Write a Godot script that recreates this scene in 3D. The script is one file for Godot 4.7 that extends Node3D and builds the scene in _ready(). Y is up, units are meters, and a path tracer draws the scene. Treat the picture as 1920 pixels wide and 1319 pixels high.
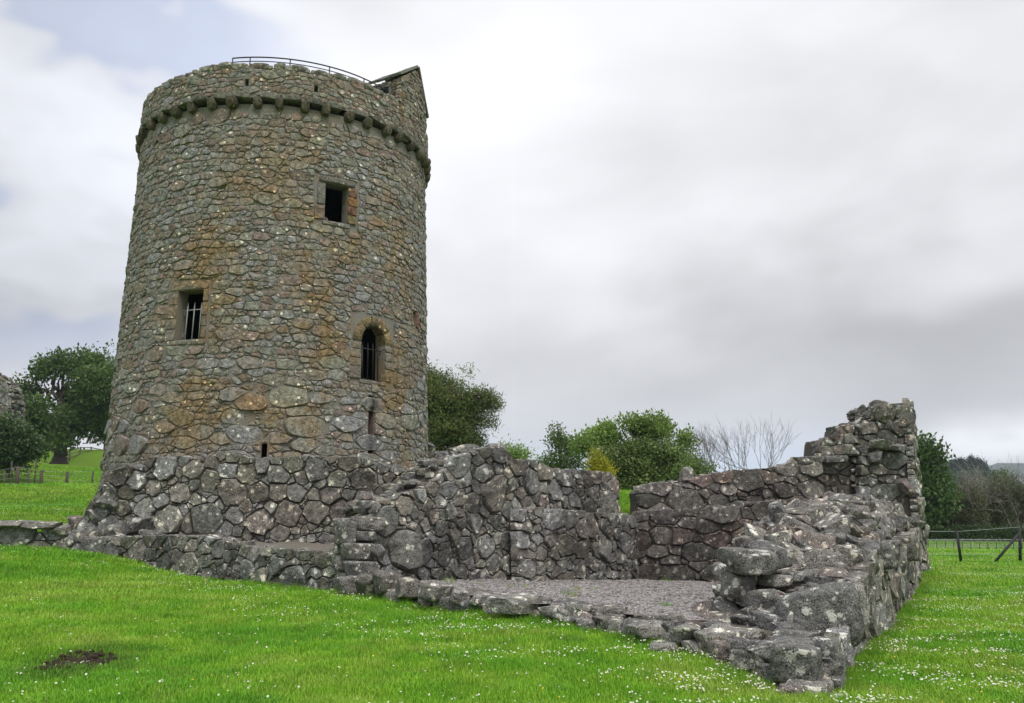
extends Node3D
# A round stone tower with a ruined courtyard range in front of it, on a daisy lawn under an overcast sky.

const EYE := Vector3(0, 1.6, 0)
const TOWER := Vector2(-6.912, -25.162)
const TOWARD := Vector2(0.2649, 0.96428)
const RIGHT := Vector2(0.96428, -0.2649)
const TEXTURE_BASE := 0.27

var rng := RandomNumberGenerator.new()
var noise := FastNoiseLite.new()
var broad := FastNoiseLite.new()
var stone_mat: StandardMaterial3D
var tower_mat: StandardMaterial3D
var mortar_mat: StandardMaterial3D
var leaf_mat: StandardMaterial3D
var bark_mat: StandardMaterial3D
var iron_mat: StandardMaterial3D
var wood_mat: StandardMaterial3D
var wire_mat: StandardMaterial3D
var boulder_mats := []
var boulder_meshes := []
var block_meshes := []
var spray_meshes := []
var ground_points := []
var ground_cache := PackedFloat32Array()


func lin(r: float, g: float, b: float) -> Color:
	return Color(r, g, b).linear_to_srgb()


func tag(o: Node, label: String, category: String, group := "") -> void:
	o.set_meta("label", label)
	o.set_meta("category", category)
	if group != "":
		o.set_meta("group", group)


func thing(called: String, label: String, category: String, at := Vector3.ZERO, group := "") -> Node3D:
	var o := Node3D.new()
	o.name = called
	add_child(o, true)
	o.position = at
	tag(o, label, category, group)
	return o


func put(parent: Node3D, called: String, mesh: Mesh, material: Material = null, stuff := false) -> MeshInstance3D:
	var o := MeshInstance3D.new()
	o.name = called
	o.mesh = mesh
	if material:
		o.material_override = material
	parent.add_child(o, true)
	if parent != self and parent is Node3D:
		# meshes are built in world coordinates; things stand at their base
		o.position = -world_origin(parent)
	if stuff:
		o.set_meta("kind", "stuff")
	return o


func world_origin(o: Node) -> Vector3:
	var p := Vector3.ZERO
	while o is Node3D and o != self:
		p += o.position
		o = o.get_parent()
	return p


func tool() -> SurfaceTool:
	var st := SurfaceTool.new()
	st.begin(Mesh.PRIMITIVE_TRIANGLES)
	return st


func done(st: SurfaceTool) -> ArrayMesh:
	st.generate_normals()
	return st.commit()


# ---------------------------------------------------------------- ground heights
func raw_ground(x: float, z: float) -> float:
	var a := 0.0
	var b := 0.0
	for p: Vector4 in ground_points:
		var dx := p.x - x
		var dz := p.y - z
		var q := dx * dx + dz * dz + p.w * p.w * 0.3025
		var w := p.w * p.w / (q * q)
		a += w * p.z
		b += w
	return a / b


func ground(x: float, z: float) -> float:
	# cached on a half-metre grid near the camera
	var gx := (x + 45.0) * 2.0
	var gz := (z + 70.0) * 2.0
	if gx < 0.0 or gz < 0.0 or gx >= 149.0 or gz >= 159.0:
		return raw_ground(x, z)
	var i := int(gx)
	var j := int(gz)
	var u := gx - i
	var v := gz - j
	var k := j * 150 + i
	return lerpf(lerpf(ground_cache[k], ground_cache[k + 1], u), lerpf(ground_cache[k + 150], ground_cache[k + 151], u), v)


func lawn(x: float, z: float) -> float:
	# the ground with the small unevenness of the turf
	return ground(x, z) + 0.05 * broad.get_noise_2d(x * 9.0, z * 9.0) + 0.035 * broad.get_noise_2d(x * 30.0 + 90.0, z * 30.0)


# ---------------------------------------------------------------- faces: (u, v, w) = along, up, out of the wall
func plane_face(a: Vector2, b: Vector2) -> Dictionary:
	var u := (b - a).normalized()
	var n := Vector2(-u.y, u.x)
	if n.dot(-a) < 0.0:
		n = -n
	return {"cyl": false, "o": Vector3(a.x, 0, a.y), "u": Vector3(u.x, 0, u.y), "n": Vector3(n.x, 0, n.y), "len": a.distance_to(b)}


func tower_radius(y: float) -> float:
	return 4.5 - 0.0285 * (y - 0.6)


func at(f: Dictionary, u: float, v: float, w: float) -> Vector3:
	if f.cyl:
		var r: float = (f.r if f.r > 0.0 else tower_radius(v)) + w
		var a: float = u / f.k
		var d := TOWARD * cos(a) * r + RIGHT * sin(a) * r + TOWER
		return Vector3(d.x, v, d.y)
	return f.o + f.u * u + f.n * w + Vector3(0, v, 0)


# ---------------------------------------------------------------- packing of rubble: a power diagram of stones of very different size
func pack(outline: PackedVector2Array, holes: Array, levels: Array, aspect: float, seeds := [], course := 0.0, warp := 0.09) -> Array:
	var lo := Vector2(1e9, 1e9)
	var hi := -lo
	for p in outline:
		lo = lo.min(p)
		hi = hi.max(p)
	var sites := []     # Vector3(u / aspect, v, r)
	var grid := {}
	var cell := 0.3
	var most := 0.0
	var wanted := []
	for s: Vector3 in seeds:
		wanted.append(Vector3(s.x / aspect, s.y, s.z))
	var n_seeds := wanted.size()
	for l in levels:
		for i in int(l[1]):
			var v := rng.randf_range(maxf(lo.y, l[2]), minf(hi.y, l[3]))
			if course > 0.0:
				# rough courses
				v = lerpf(v, roundf(v / course) * course + 0.03 * sin(v * 5.0), 0.6)
			wanted.append(Vector3(rng.randf_range(lo.x, hi.x) / aspect, v, l[0] * rng.randf_range(0.85, 1.2)))
	for i in wanted.size():
		var s: Vector3 = wanted[i]
		var uv := Vector2(s.x * aspect, s.y)
		if i >= n_seeds:
			if not Geometry2D.is_point_in_polygon(uv, outline):
				continue
			var bad := false
			for h: Rect2 in holes:
				if h.grow(s.z * 0.45).has_point(uv):
					bad = true
					break
			if bad:
				continue
			var reach := s.z + most
			var x0 := int(floor((s.x - reach) / cell))
			var x1 := int(floor((s.x + reach) / cell))
			var y0 := int(floor((s.y - reach) / cell))
			var y1 := int(floor((s.y + reach) / cell))
			for gx in range(x0, x1 + 1):
				for gy in range(y0, y1 + 1):
					var key := Vector2i(gx, gy)
					if grid.has(key):
						for k: int in grid[key]:
							var o: Vector3 = sites[k]
							var need := (o.z + s.z) * rng.randf_range(0.6, 0.8)
							if Vector2(o.x - s.x, o.y - s.y).length_squared() < need * need:
								bad = true
								break
					if bad:
						break
				if bad:
					break
			if bad:
				continue
		most = maxf(most, s.z)
		var key2 := Vector2i(int(floor(s.x / cell)), int(floor(s.y / cell)))
		if not grid.has(key2):
			grid[key2] = []
		grid[key2].append(sites.size())
		sites.append(s)
	var out := []
	var wide := outline
	var grown := Geometry2D.offset_polygon(outline, 0.05)
	if grown.size():
		wide = grown[0]
	for i in sites.size():
		var s: Vector3 = sites[i]
		var poly := PackedVector2Array()
		var turn := rng.randf() * TAU
		var sides := rng.randi_range(5, 8)
		var stretch := rng.randf_range(1.0, 1.45)
		var axis := rng.randf() * PI
		for k in sides:
			var a := turn + TAU * (k + rng.randf_range(-0.25, 0.25)) / sides
			var rr := s.z * (rng.randf_range(1.1, 1.6) if i < n_seeds else rng.randf_range(1.4, 2.2))
			var d0 := Vector2(cos(a), sin(a)) * rr
			var along := Vector2(cos(axis), sin(axis))
			d0 = along * d0.dot(along) * sqrt(stretch) + (d0 - along * d0.dot(along)) / sqrt(stretch)
			poly.append(Vector2(s.x, s.y) + d0)
		var reach := s.z * 2.0 + most * 1.3
		for gx in range(int(floor((s.x - reach) / cell)), int(floor((s.x + reach) / cell)) + 1):
			for gy in range(int(floor((s.y - reach) / cell)), int(floor((s.y + reach) / cell)) + 1):
				var key := Vector2i(gx, gy)
				if not grid.has(key):
					continue
				for k: int in grid[key]:
					if k == i:
						continue
					var o: Vector3 = sites[k]
					var d := Vector2(o.x - s.x, o.y - s.y)
					var dd := d.length_squared()
					if dd > (s.z * 2.0 + o.z * 1.3) * (s.z * 2.0 + o.z * 1.3):
						continue
					var t := 0.5 * (dd + s.z * s.z - o.z * o.z) / dd
					poly = clip(poly, Vector2(s.x, s.y) + d * t, d)
		for h: Rect2 in holes:
			# keep clear of openings
			var c := Vector2(s.x * aspect, s.y)
			if h.grow_individual(s.z * 2.0 * aspect, s.z * 2.0, s.z * 2.0 * aspect, s.z * 2.0).has_point(c):
				var hx := Rect2(h.position.x / aspect, h.position.y, h.size.x / aspect, h.size.y)
				if s.x < hx.position.x: poly = clip(poly, hx.position, Vector2(1, 0))
				elif s.x > hx.end.x: poly = clip(poly, hx.end, Vector2(-1, 0))
				elif s.y < hx.position.y: poly = clip(poly, hx.position, Vector2(0, 1))
				elif s.y > hx.end.y: poly = clip(poly, hx.end, Vector2(0, -1))
		if poly.size() < 3:
			continue
		var outside := false
		for k in poly.size():
			poly[k].x *= aspect
			var at_p := poly[k] * 55.0
			poly[k] += Vector2(noise.get_noise_2d(at_p.x, at_p.y), noise.get_noise_2d(at_p.x + 500.0, at_p.y)) * warp
			if not Geometry2D.is_point_in_polygon(poly[k], outline):
				outside = true
		if outside:
			var best := PackedVector2Array()
			var most_area := 0.0
			for piece: PackedVector2Array in Geometry2D.intersect_polygons(poly, wide):
				var ar := absf(polygon_area(piece))
				if ar > most_area:
					most_area = ar
					best = piece
			if most_area < s.z * s.z * 0.5:
				continue
			if polygon_area(best) < 0.0:
				best.reverse()
			poly = best
		out.append({"poly": poly, "r": s.z, "c": Vector2(s.x * aspect, s.y)})
	return out


func polygon_area(p: PackedVector2Array) -> float:
	var s := 0.0
	for i in p.size():
		s += p[i].cross(p[(i + 1) % p.size()])
	return s * 0.5


func clip(poly: PackedVector2Array, p: Vector2, d: Vector2) -> PackedVector2Array:
	var n := poly.size()
	if n == 0:
		return poly
	var out := PackedVector2Array()
	var a := poly[n - 1]
	var da := (a - p).dot(d)
	for i in n:
		var b := poly[i]
		var db := (b - p).dot(d)
		if (da <= 0.0) != (db <= 0.0):
			out.append(a.lerp(b, da / (da - db)))
		if db <= 0.0:
			out.append(b)
		a = b
		da = db
	return out


func soften(poly: PackedVector2Array, joint: float, jitter: float) -> PackedVector2Array:
	# shrink by the joint, drop tiny edges, cut the corners, roughen
	var c := Vector2.ZERO
	for p in poly:
		c += p
	c /= poly.size()
	var q := PackedVector2Array()
	var size := 0.0
	for p in poly:
		size += p.distance_to(c)
	size /= poly.size()
	for i in poly.size():
		var p := poly[i]
		if q.size() and q[q.size() - 1].distance_to(p) < size * 0.22:
			continue
		q.append(p)
	if q.size() > 3 and q[0].distance_to(q[q.size() - 1]) < size * 0.22:
		q.remove_at(q.size() - 1)
	var out := PackedVector2Array()
	var n := q.size()
	for i in n:
		var a := q[i]
		var b := q[(i + 1) % n]
		if a.distance_to(b) < size * 0.36:
			out.append(a.lerp(b, 0.5))
		else:
			var cut := rng.randf_range(0.04, 0.15)
			out.append(a.lerp(b, cut))
			if a.distance_to(b) > size * 1.3:
				out.append(a.lerp(b, 0.5))
			out.append(a.lerp(b, 1.0 - rng.randf_range(0.04, 0.15)))
	for i in out.size():
		var v := out[i] - c
		var l := maxf(v.length(), 0.001)
		out[i] = c + v * maxf(0.3, (1.0 - joint / l)) * (1.0 + rng.randf_range(-jitter, jitter))
	return out


func stone(st: SurfaceTool, f: Dictionary, poly: PackedVector2Array, rings: Array, col: Color, tilt: Vector2, bumpy: float, stain: Callable) -> void:
	# rings: [share of the outline, height out of the wall]
	var n := poly.size()
	if n < 3:
		return
	var c := Vector2.ZERO
	for p in poly:
		c += p
	c /= n
	st.set_smooth_group(0)
	var rows := []
	var tints := []
	var seed_at := rng.randf() * 100.0
	for k in rings.size():
		var row := PackedVector3Array()
		var tint := PackedColorArray()
		for i in n:
			var d := poly[i] - c
			var p := c + d * float(rings[k][0])
			var w := float(rings[k][1])
			if k > 0:
				w += tilt.dot(p - c) + bumpy * (noise.get_noise_3d(p.x * 40.0, p.y * 40.0, seed_at) + 0.5 * noise.get_noise_3d(p.x * 130.0, p.y * 130.0, seed_at))
			var g := at(f, p.x, p.y, w)
			row.append(g)
			tint.append(stain.call(col, g, p))
		rows.append(row)
		tints.append(tint)
	var last := rings.size() - 1
	for k in last:
		st.set_smooth_group(0 if k < last - 1 else 1)
		var a: PackedVector3Array = rows[k]
		var b: PackedVector3Array = rows[k + 1]
		var ta: PackedColorArray = tints[k]
		var tb: PackedColorArray = tints[k + 1]
		for i in n:
			var j := (i + 1) % n
			st.set_color(ta[i]); st.add_vertex(a[i])
			st.set_color(tb[i]); st.add_vertex(b[i])
			st.set_color(ta[j]); st.add_vertex(a[j])
			st.set_color(tb[i]); st.add_vertex(b[i])
			st.set_color(tb[j]); st.add_vertex(b[j])
			st.set_color(ta[j]); st.add_vertex(a[j])
	var top: PackedVector3Array = rows[last]
	var tt: PackedColorArray = tints[last]
	var mid := Vector3.ZERO
	for p in top:
		mid += p
	mid /= n
	var tm: Color = stain.call(col, mid, c)
	for i in n:
		var j := (i + 1) % n
		st.set_color(tt[i]); st.add_vertex(top[i])
		st.set_color(tm); st.add_vertex(mid)
		st.set_color(tt[j]); st.add_vertex(top[j])


func no_stain(col: Color, _g: Vector3, _p: Vector2) -> Color:
	return col


func jittered(c: Color, a: float) -> Color:
	var k := 1.0 + rng.randf_range(-a, a)
	return Color(minf(c.r * k, 1.0), minf(c.g * k * rng.randf_range(0.97, 1.03), 1.0), minf(c.b * k * rng.randf_range(0.96, 1.04), 1.0))


func vtone(r: float, g: float, b: float) -> Color:
	return Color(r / TEXTURE_BASE, g / TEXTURE_BASE, b / TEXTURE_BASE)


# Stones packed on a face: the largest in the picture as parts of their own, the rest joined.
func rubble(parent: Node3D, f: Dictionary, cells: Array, o: Dictionary) -> void:
	var order := []
	for k in cells.size():
		var s = cells[k]
		var g := at(f, s.c.x, s.c.y, 0.0)
		order.append([s.r / g.distance_to(EYE), k])
	order.sort_custom(func(a, b): return a[0] > b[0])
	var singles: int = mini(o.get("singles", 150), cells.size())
	var rest := tool()
	var any := false
	for i in order.size():
		var s = cells[order[i][1]]
		var r: float = s.r
		var pal: Array = o.palette
		var col: Color = jittered(pal[rng.randi() % pal.size()], o.get("vary", 0.18))
		var h: float = (o.get("proud", 0.03) + r * o.get("swell", 0.1)) * rng.randf_range(0.6, 1.35)
		var poly := soften(s.poly, o.get("joint", 0.015), o.get("jitter", 0.05))
		var rings := [[1.0, -0.12], [0.985, h * 0.62], [0.925, h * 0.95], [0.5, h]] if r > o.get("fine", 0.1) else [[1.0, -0.12], [0.95, h * 0.8], [0.6, h]]
		var tl: float = o.get("tilt", 0.12)
		var tilt := Vector2(rng.randf_range(-tl, tl), rng.randf_range(-tl, tl))
		var bumpy: float = o.get("bumpy", 0.12) * r
		if i < singles:
			var st := tool()
			stone(st, f, poly, rings, col, tilt, bumpy, o.get("stain", no_stain))
			put(parent, "stone", done(st), o.material)
		else:
			any = true
			stone(rest, f, poly, rings, col, tilt, bumpy, o.get("stain", no_stain))
	if any:
		put(parent, "small_stones", done(rest), o.material, true)


# The mortared core behind the stones: an outline given thickness.
func core(parent: Node3D, f: Dictionary, outline: PackedVector2Array, back: float, col: Color, shrink := 0.08, front := 0.0) -> void:
	var inner := Geometry2D.offset_polygon(outline, -shrink)
	var st := tool()
	st.set_color(col)
	for poly: PackedVector2Array in inner:
		if Geometry2D.is_polygon_clockwise(poly):
			poly.reverse()
		var tri := Geometry2D.triangulate_polygon(poly)
		st.set_smooth_group(-1)
		for k in range(0, tri.size(), 3):
			var a := poly[tri[k]]
			var b := poly[tri[k + 1]]
			var c := poly[tri[k + 2]]
			if (b - a).cross(c - a) > 0.0:
				var t := b; b = c; c = t
			for p in [a, b, c]:
				st.add_vertex(at(f, p.x, p.y, front))
			for p in [a, c, b]:
				st.add_vertex(at(f, p.x, p.y, -back))
		for i in poly.size():
			var p := poly[i]
			var q := poly[(i + 1) % poly.size()]
			var quad := [at(f, p.x, p.y, front), at(f, q.x, q.y, front), at(f, q.x, q.y, -back), at(f, p.x, p.y, -back)]
			for k in [0, 1, 2, 0, 2, 3]:
				st.add_vertex(quad[k])
	put(parent, "mortar_core", done(st), mortar_mat)


# ---------------------------------------------------------------- loose boulders
func icosphere(times: int) -> Array:
	var t := (1.0 + sqrt(5.0)) / 2.0
	var v := [Vector3(-1, t, 0), Vector3(1, t, 0), Vector3(-1, -t, 0), Vector3(1, -t, 0), Vector3(0, -1, t), Vector3(0, 1, t), Vector3(0, -1, -t), Vector3(0, 1, -t), Vector3(t, 0, -1), Vector3(t, 0, 1), Vector3(-t, 0, -1), Vector3(-t, 0, 1)]
	for i in v.size():
		v[i] = v[i].normalized()
	var f := [0, 11, 5, 0, 5, 1, 0, 1, 7, 0, 7, 10, 0, 10, 11, 1, 5, 9, 5, 11, 4, 11, 10, 2, 10, 7, 6, 7, 1, 8, 3, 9, 4, 3, 4, 2, 3, 2, 6, 3, 6, 8, 3, 8, 9, 4, 9, 5, 2, 4, 11, 6, 2, 10, 8, 6, 7, 9, 8, 1]
	for n in times:
		var mids := {}
		var g := []
		for k in range(0, f.size(), 3):
			var m := []
			for e in 3:
				var a: int = f[k + e]
				var b: int = f[k + (e + 1) % 3]
				var key := Vector2i(mini(a, b), maxi(a, b))
				if not mids.has(key):
					mids[key] = v.size()
					v.append((v[a] + v[b]).normalized())
				m.append(mids[key])
			g.append_array([f[k], m[0], m[2], f[k + 1], m[1], m[0], f[k + 2], m[2], m[1], m[0], m[1], m[2]])
		f = g
	return [v, f]


func make_boulder(times: int, blocky: float) -> ArrayMesh:
	var base := icosphere(times)
	var pts: Array = base[0].duplicate()
	var cuts := []
	for k in 12:
		var d := Vector3(rng.randfn(), rng.randfn(), rng.randfn()).normalized()
		if k < 6:
			d = [Vector3.UP, Vector3.DOWN, Vector3.LEFT, Vector3.RIGHT, Vector3.FORWARD, Vector3.BACK][k]
			d = (d + Vector3(rng.randfn(), rng.randfn(), rng.randfn()) * blocky).normalized()
		cuts.append([d, rng.randf_range(0.48, 0.66) if k < 6 else rng.randf_range(0.66, 0.85)])
	var off := rng.randf() * 50.0
	for i in pts.size():
		var p: Vector3 = pts[i]
		p *= 1.0 + 0.16 * noise.get_noise_3d(p.x * 9.0 + off, p.y * 9.0, p.z * 9.0)
		for c in cuts:
			var over: float = p.dot(c[0]) - c[1]
			if over > 0.0:
				p -= c[0] * over
		p *= 1.0 + 0.05 * noise.get_noise_3d(p.x * 30.0 + off, p.y * 30.0, p.z * 30.0) + 0.05 * noise.get_noise_3d(p.x * 80.0 + off, p.y * 80.0, p.z * 80.0)
		pts[i] = p * 1.5
	var st := tool()
	st.set_smooth_group(0)
	for k in range(0, base[1].size(), 3):
		# seen from outside the icosphere's faces turn anticlockwise: swap
		for j in [0, 2, 1]:
			st.add_vertex(pts[base[1][k + j]])
	return done(st)


func make_block() -> ArrayMesh:
	# a roughly squared block: rounded box with chipped corners and uneven faces
	var base := icosphere(3)
	var st := tool()
	var pts := []
	var off := rng.randf() * 60.0
	var cuts := []
	for k in 4:
		cuts.append([Vector3(signf(rng.randf() - 0.5), signf(rng.randf() - 0.4), signf(rng.randf() - 0.5)).normalized() + Vector3(rng.randfn(), rng.randfn(), rng.randfn()) * 0.25, rng.randf_range(0.95, 1.25)])
	var skew := Vector2(rng.randf_range(-0.16, 0.16), rng.randf_range(-0.2, 0.1))
	for p: Vector3 in base[0]:
		var m := maxf(absf(p.x), maxf(absf(p.y), absf(p.z)))
		var q := p / m
		q = q.lerp(p * 1.25, 0.13)
		q.x *= 1.0 + skew.x * q.y + skew.y * maxf(q.y, 0.0) * 0.6
		q.z *= 1.0 + skew.y * maxf(q.y, 0.0)
		for c in cuts:
			var over: float = q.dot(c[0]) - c[1]
			if over > 0.0:
				q -= c[0] * over * 0.8
		q *= 1.0 + 0.06 * noise.get_noise_3d(q.x * 12.0 + off, q.y * 12.0, q.z * 12.0) + 0.045 * noise.get_noise_3d(q.x * 70.0 + off, q.y * 70.0, q.z * 70.0)
		pts.append(q * 0.98)
	st.set_smooth_group(0)
	for k in range(0, base[1].size(), 3):
		for j in [0, 2, 1]:
			st.add_vertex(pts[base[1][k + j]])
	return done(st)


func block(parent: Node3D, where: Vector3, half: Vector3, yaw: float, lean := 0.04, called := "stone", m := -1) -> void:
	var o := boulder(parent, where, half, yaw, lean, called, m)
	o.mesh = block_meshes[rng.randi() % block_meshes.size()]
	o.transform = Transform3D(Basis.from_euler(Vector3(rng.randfn() * lean, yaw + rng.randfn() * lean, rng.randfn() * lean)) * Basis.from_scale(half), o.position)


func boulder(parent: Node3D, where: Vector3, half: Vector3, yaw := 0.0, lean := 0.12, called := "stone", m := -1) -> MeshInstance3D:
	var o := MeshInstance3D.new()
	o.name = called
	var pick := rng.randi() % 8
	o.mesh = boulder_meshes[pick if half.x > 0.3 else 8 + pick]
	o.material_override = boulder_mats[m if m >= 0 else rng.randi() % boulder_mats.size()]
	var turn := Basis.from_euler(Vector3(rng.randfn() * lean, yaw + rng.randfn() * lean, rng.randfn() * lean))
	var flip := Basis.from_euler(Vector3(PI * (rng.randi() % 2), PI * (rng.randi() % 2), 0))
	o.transform = Transform3D(turn * Basis.from_scale(half) * flip, where - (world_origin(parent) if parent != self else Vector3.ZERO))
	parent.add_child(o, true)
	return o


# Boulders along the broken top of a wall, in rows from its face to its back.
func cap_stones(parent: Node3D, f: Dictionary, line: Array, rows: Array, size: float, lift := 0.0) -> void:
	var yaw := atan2(-f.u.z, f.u.x)
	for row: float in rows:
		for k in line.size() - 1:
			var a: Vector2 = line[k]
			var b: Vector2 = line[k + 1]
			var l := a.distance_to(b)
			if absf(b.x - a.x) < 0.1:
				# a broken end: stones up the edge
				var climb := minf(a.y, b.y)
				while climb < maxf(a.y, b.y):
					var hh := size * rng.randf_range(0.5, 0.9)
					boulder(parent, at(f, lerpf(a.x, b.x, 0.5) + rng.randf_range(-0.04, 0.06), climb + hh, row + rng.randf_range(-0.08, 0.03)), Vector3(size * rng.randf_range(0.7, 1.2), hh, size * rng.randf_range(0.8, 1.2)), yaw, 0.2)
					climb += hh * 1.8
				continue
			var t := rng.randf() * 0.2
			while t < l:
				var w := size * rng.randf_range(0.55, 1.5)
				var p := a.lerp(b, minf((t + w) / l, 1.0))
				boulder(parent, at(f, p.x, p.y - size * 0.3 + lift + rng.randf_range(-0.05, 0.05), row + rng.randf_range(-0.08, 0.03)), Vector3(w, size * rng.randf_range(0.4, 0.75), size * rng.randf_range(0.7, 1.1)), yaw, 0.2)
				t += w * 1.75


# ---------------------------------------------------------------- thin rods, trunks and twigs
func rod(st: SurfaceTool, a: Vector3, b: Vector3, ra: float, rb: float, sides := 6) -> void:
	var d := (b - a).normalized()
	var x := d.cross(Vector3.UP if absf(d.y) < 0.95 else Vector3.RIGHT).normalized()
	var y := d.cross(x)
	st.set_smooth_group(0)
	for i in sides:
		var p := TAU * i / sides
		var q := TAU * (i + 1) / sides
		var a0 := a + (x * cos(p) + y * sin(p)) * ra
		var a1 := a + (x * cos(q) + y * sin(q)) * ra
		var b0 := b + (x * cos(p) + y * sin(p)) * rb
		var b1 := b + (x * cos(q) + y * sin(q)) * rb
		for v in [a0, a1, b0, a1, b1, b0]:
			st.add_vertex(v)
		if sides > 3:
			for v in [b, b0, b1]:
				st.add_vertex(v)
			for v in [a, a1, a0]:
				st.add_vertex(v)


func limb(st: SurfaceTool, pts: Array, r0: float, r1: float, sides := 6) -> void:
	for i in pts.size() - 1:
		var n := float(pts.size() - 1)
		rod(st, pts[i], pts[i + 1], lerpf(r0, r1, i / n), lerpf(r0, r1, (i + 1) / n), sides)


func wander(a: Vector3, b: Vector3, n: int, amount: float) -> Array:
	var out := [a]
	var l := a.distance_to(b)
	for i in range(1, n):
		out.append(a.lerp(b, float(i) / n) + Vector3(rng.randfn(), rng.randfn() * 0.6, rng.randfn()) * l * amount)
	out.append(b)
	return out


func branching(st: SurfaceTool, a: Vector3, dir: Vector3, length: float, r: float, depth: int, spread: float, up: float) -> void:
	var b := a + dir * length
	var mid := a.lerp(b, 0.5) + Vector3(rng.randfn(), rng.randfn(), rng.randfn()) * length * 0.05
	rod(st, a, mid, r, r * 0.8, 3)
	rod(st, mid, b, r * 0.8, r * 0.6, 3)
	if depth == 0:
		return
	var n := 2 if rng.randf() < 0.6 else 3
	for k in n:
		var d := (dir + Vector3(rng.randfn(), rng.randfn(), rng.randfn()) * spread + Vector3.UP * up).normalized()
		branching(st, b if k < 2 else mid, d, length * rng.randf_range(0.62, 0.92), r * 0.62, depth - 1, spread, up)


# ---------------------------------------------------------------- foliage
func make_spray(count: int, leaf: float, radius: float, narrow := 0.6) -> ArrayMesh:
	# a small spray of separate leaves
	var st := tool()
	st.set_smooth_group(-1)
	for i in count:
		var c := Vector3(rng.randfn(), rng.randfn() * 0.7, rng.randfn()) * radius * 0.5
		var n := (Vector3(rng.randfn(), rng.randfn() + 1.0, rng.randfn())).normalized()
		var x := n.cross(Vector3(rng.randfn(), rng.randfn(), rng.randfn())).normalized()
		var y := n.cross(x)
		var l := leaf * rng.randf_range(0.7, 1.3)
		var tip := c + x * l
		var s1 := c + x * l * 0.45 + y * l * narrow * 0.5 + n * l * 0.08
		var s2 := c + x * l * 0.45 - y * l * narrow * 0.5 + n * l * 0.08
		for v in [c, s1, tip, c, tip, s2]:
			st.add_vertex(v)
	return done(st)


func crown(parent: Node3D, blobs: Array, per: float, scale: float, tones: Array, gap := 0.0, called := "crown", inner := 0.45, spray := -1) -> void:
	var where := []
	for b in blobs:
		var r: Vector3 = b[1]
		var area := (r.x * r.y + r.y * r.z + r.x * r.z) * 4.2
		var n := int(area * per)
		for i in n:
			var d := Vector3(rng.randfn(), rng.randfn(), rng.randfn()).normalized()
			var k := inner + (1.0 - inner) * sqrt(rng.randf())
			# lumpy outline
			k *= 1.0 + 0.42 * noise.get_noise_3d(d.x * 14.0 + b[0].x * 3.0, d.y * 14.0 + b[0].y * 3.0, d.z * 14.0)
			var p: Vector3 = b[0] + d * r * k
			if gap > 0.0 and noise.get_noise_3d(p.x * 10.0 / scale, p.y * 12.0 / scale, p.z * 10.0 / scale) < -0.35 + gap:
				continue
			where.append(p)
	if where.is_empty():
		return
	var m := MultiMesh.new()
	m.transform_format = MultiMesh.TRANSFORM_3D
	m.use_colors = true
	m.mesh = spray_meshes[spray if spray >= 0 else rng.randi() % 3]
	m.instance_count = where.size()
	var base := world_origin(parent)
	for i in where.size():
		var p: Vector3 = where[i]
		var b := Basis.from_euler(Vector3(rng.randfn() * 0.5, rng.randf() * TAU, rng.randfn() * 0.5)).scaled(Vector3.ONE * scale * rng.randf_range(0.7, 1.35))
		m.set_instance_transform(i, Transform3D(b, p - base))
		var tone: Color = tones[rng.randi() % tones.size()]
		var j := 1.0 + 0.45 * noise.get_noise_3d(p.x * 8.0, p.y * 8.0, p.z * 8.0) + rng.randf_range(-0.18, 0.18)
		m.set_instance_color(i, Color(tone.r * j, tone.g * j, tone.b * j))
	var o := MultiMeshInstance3D.new()
	o.name = called
	o.multimesh = m
	o.material_override = leaf_mat
	o.set_meta("kind", "stuff")
	parent.add_child(o, true)


# ---------------------------------------------------------------- textures
func make_image(size: int, freq: float, octaves: int, seed_n: int, type := FastNoiseLite.TYPE_SIMPLEX_SMOOTH) -> Image:
	var n := FastNoiseLite.new()
	n.seed = seed_n
	n.noise_type = type
	n.frequency = freq
	n.fractal_type = FastNoiseLite.FRACTAL_FBM
	n.fractal_octaves = octaves
	var im := n.get_seamless_image(size, size)
	im.convert(Image.FORMAT_L8)
	return im


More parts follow.
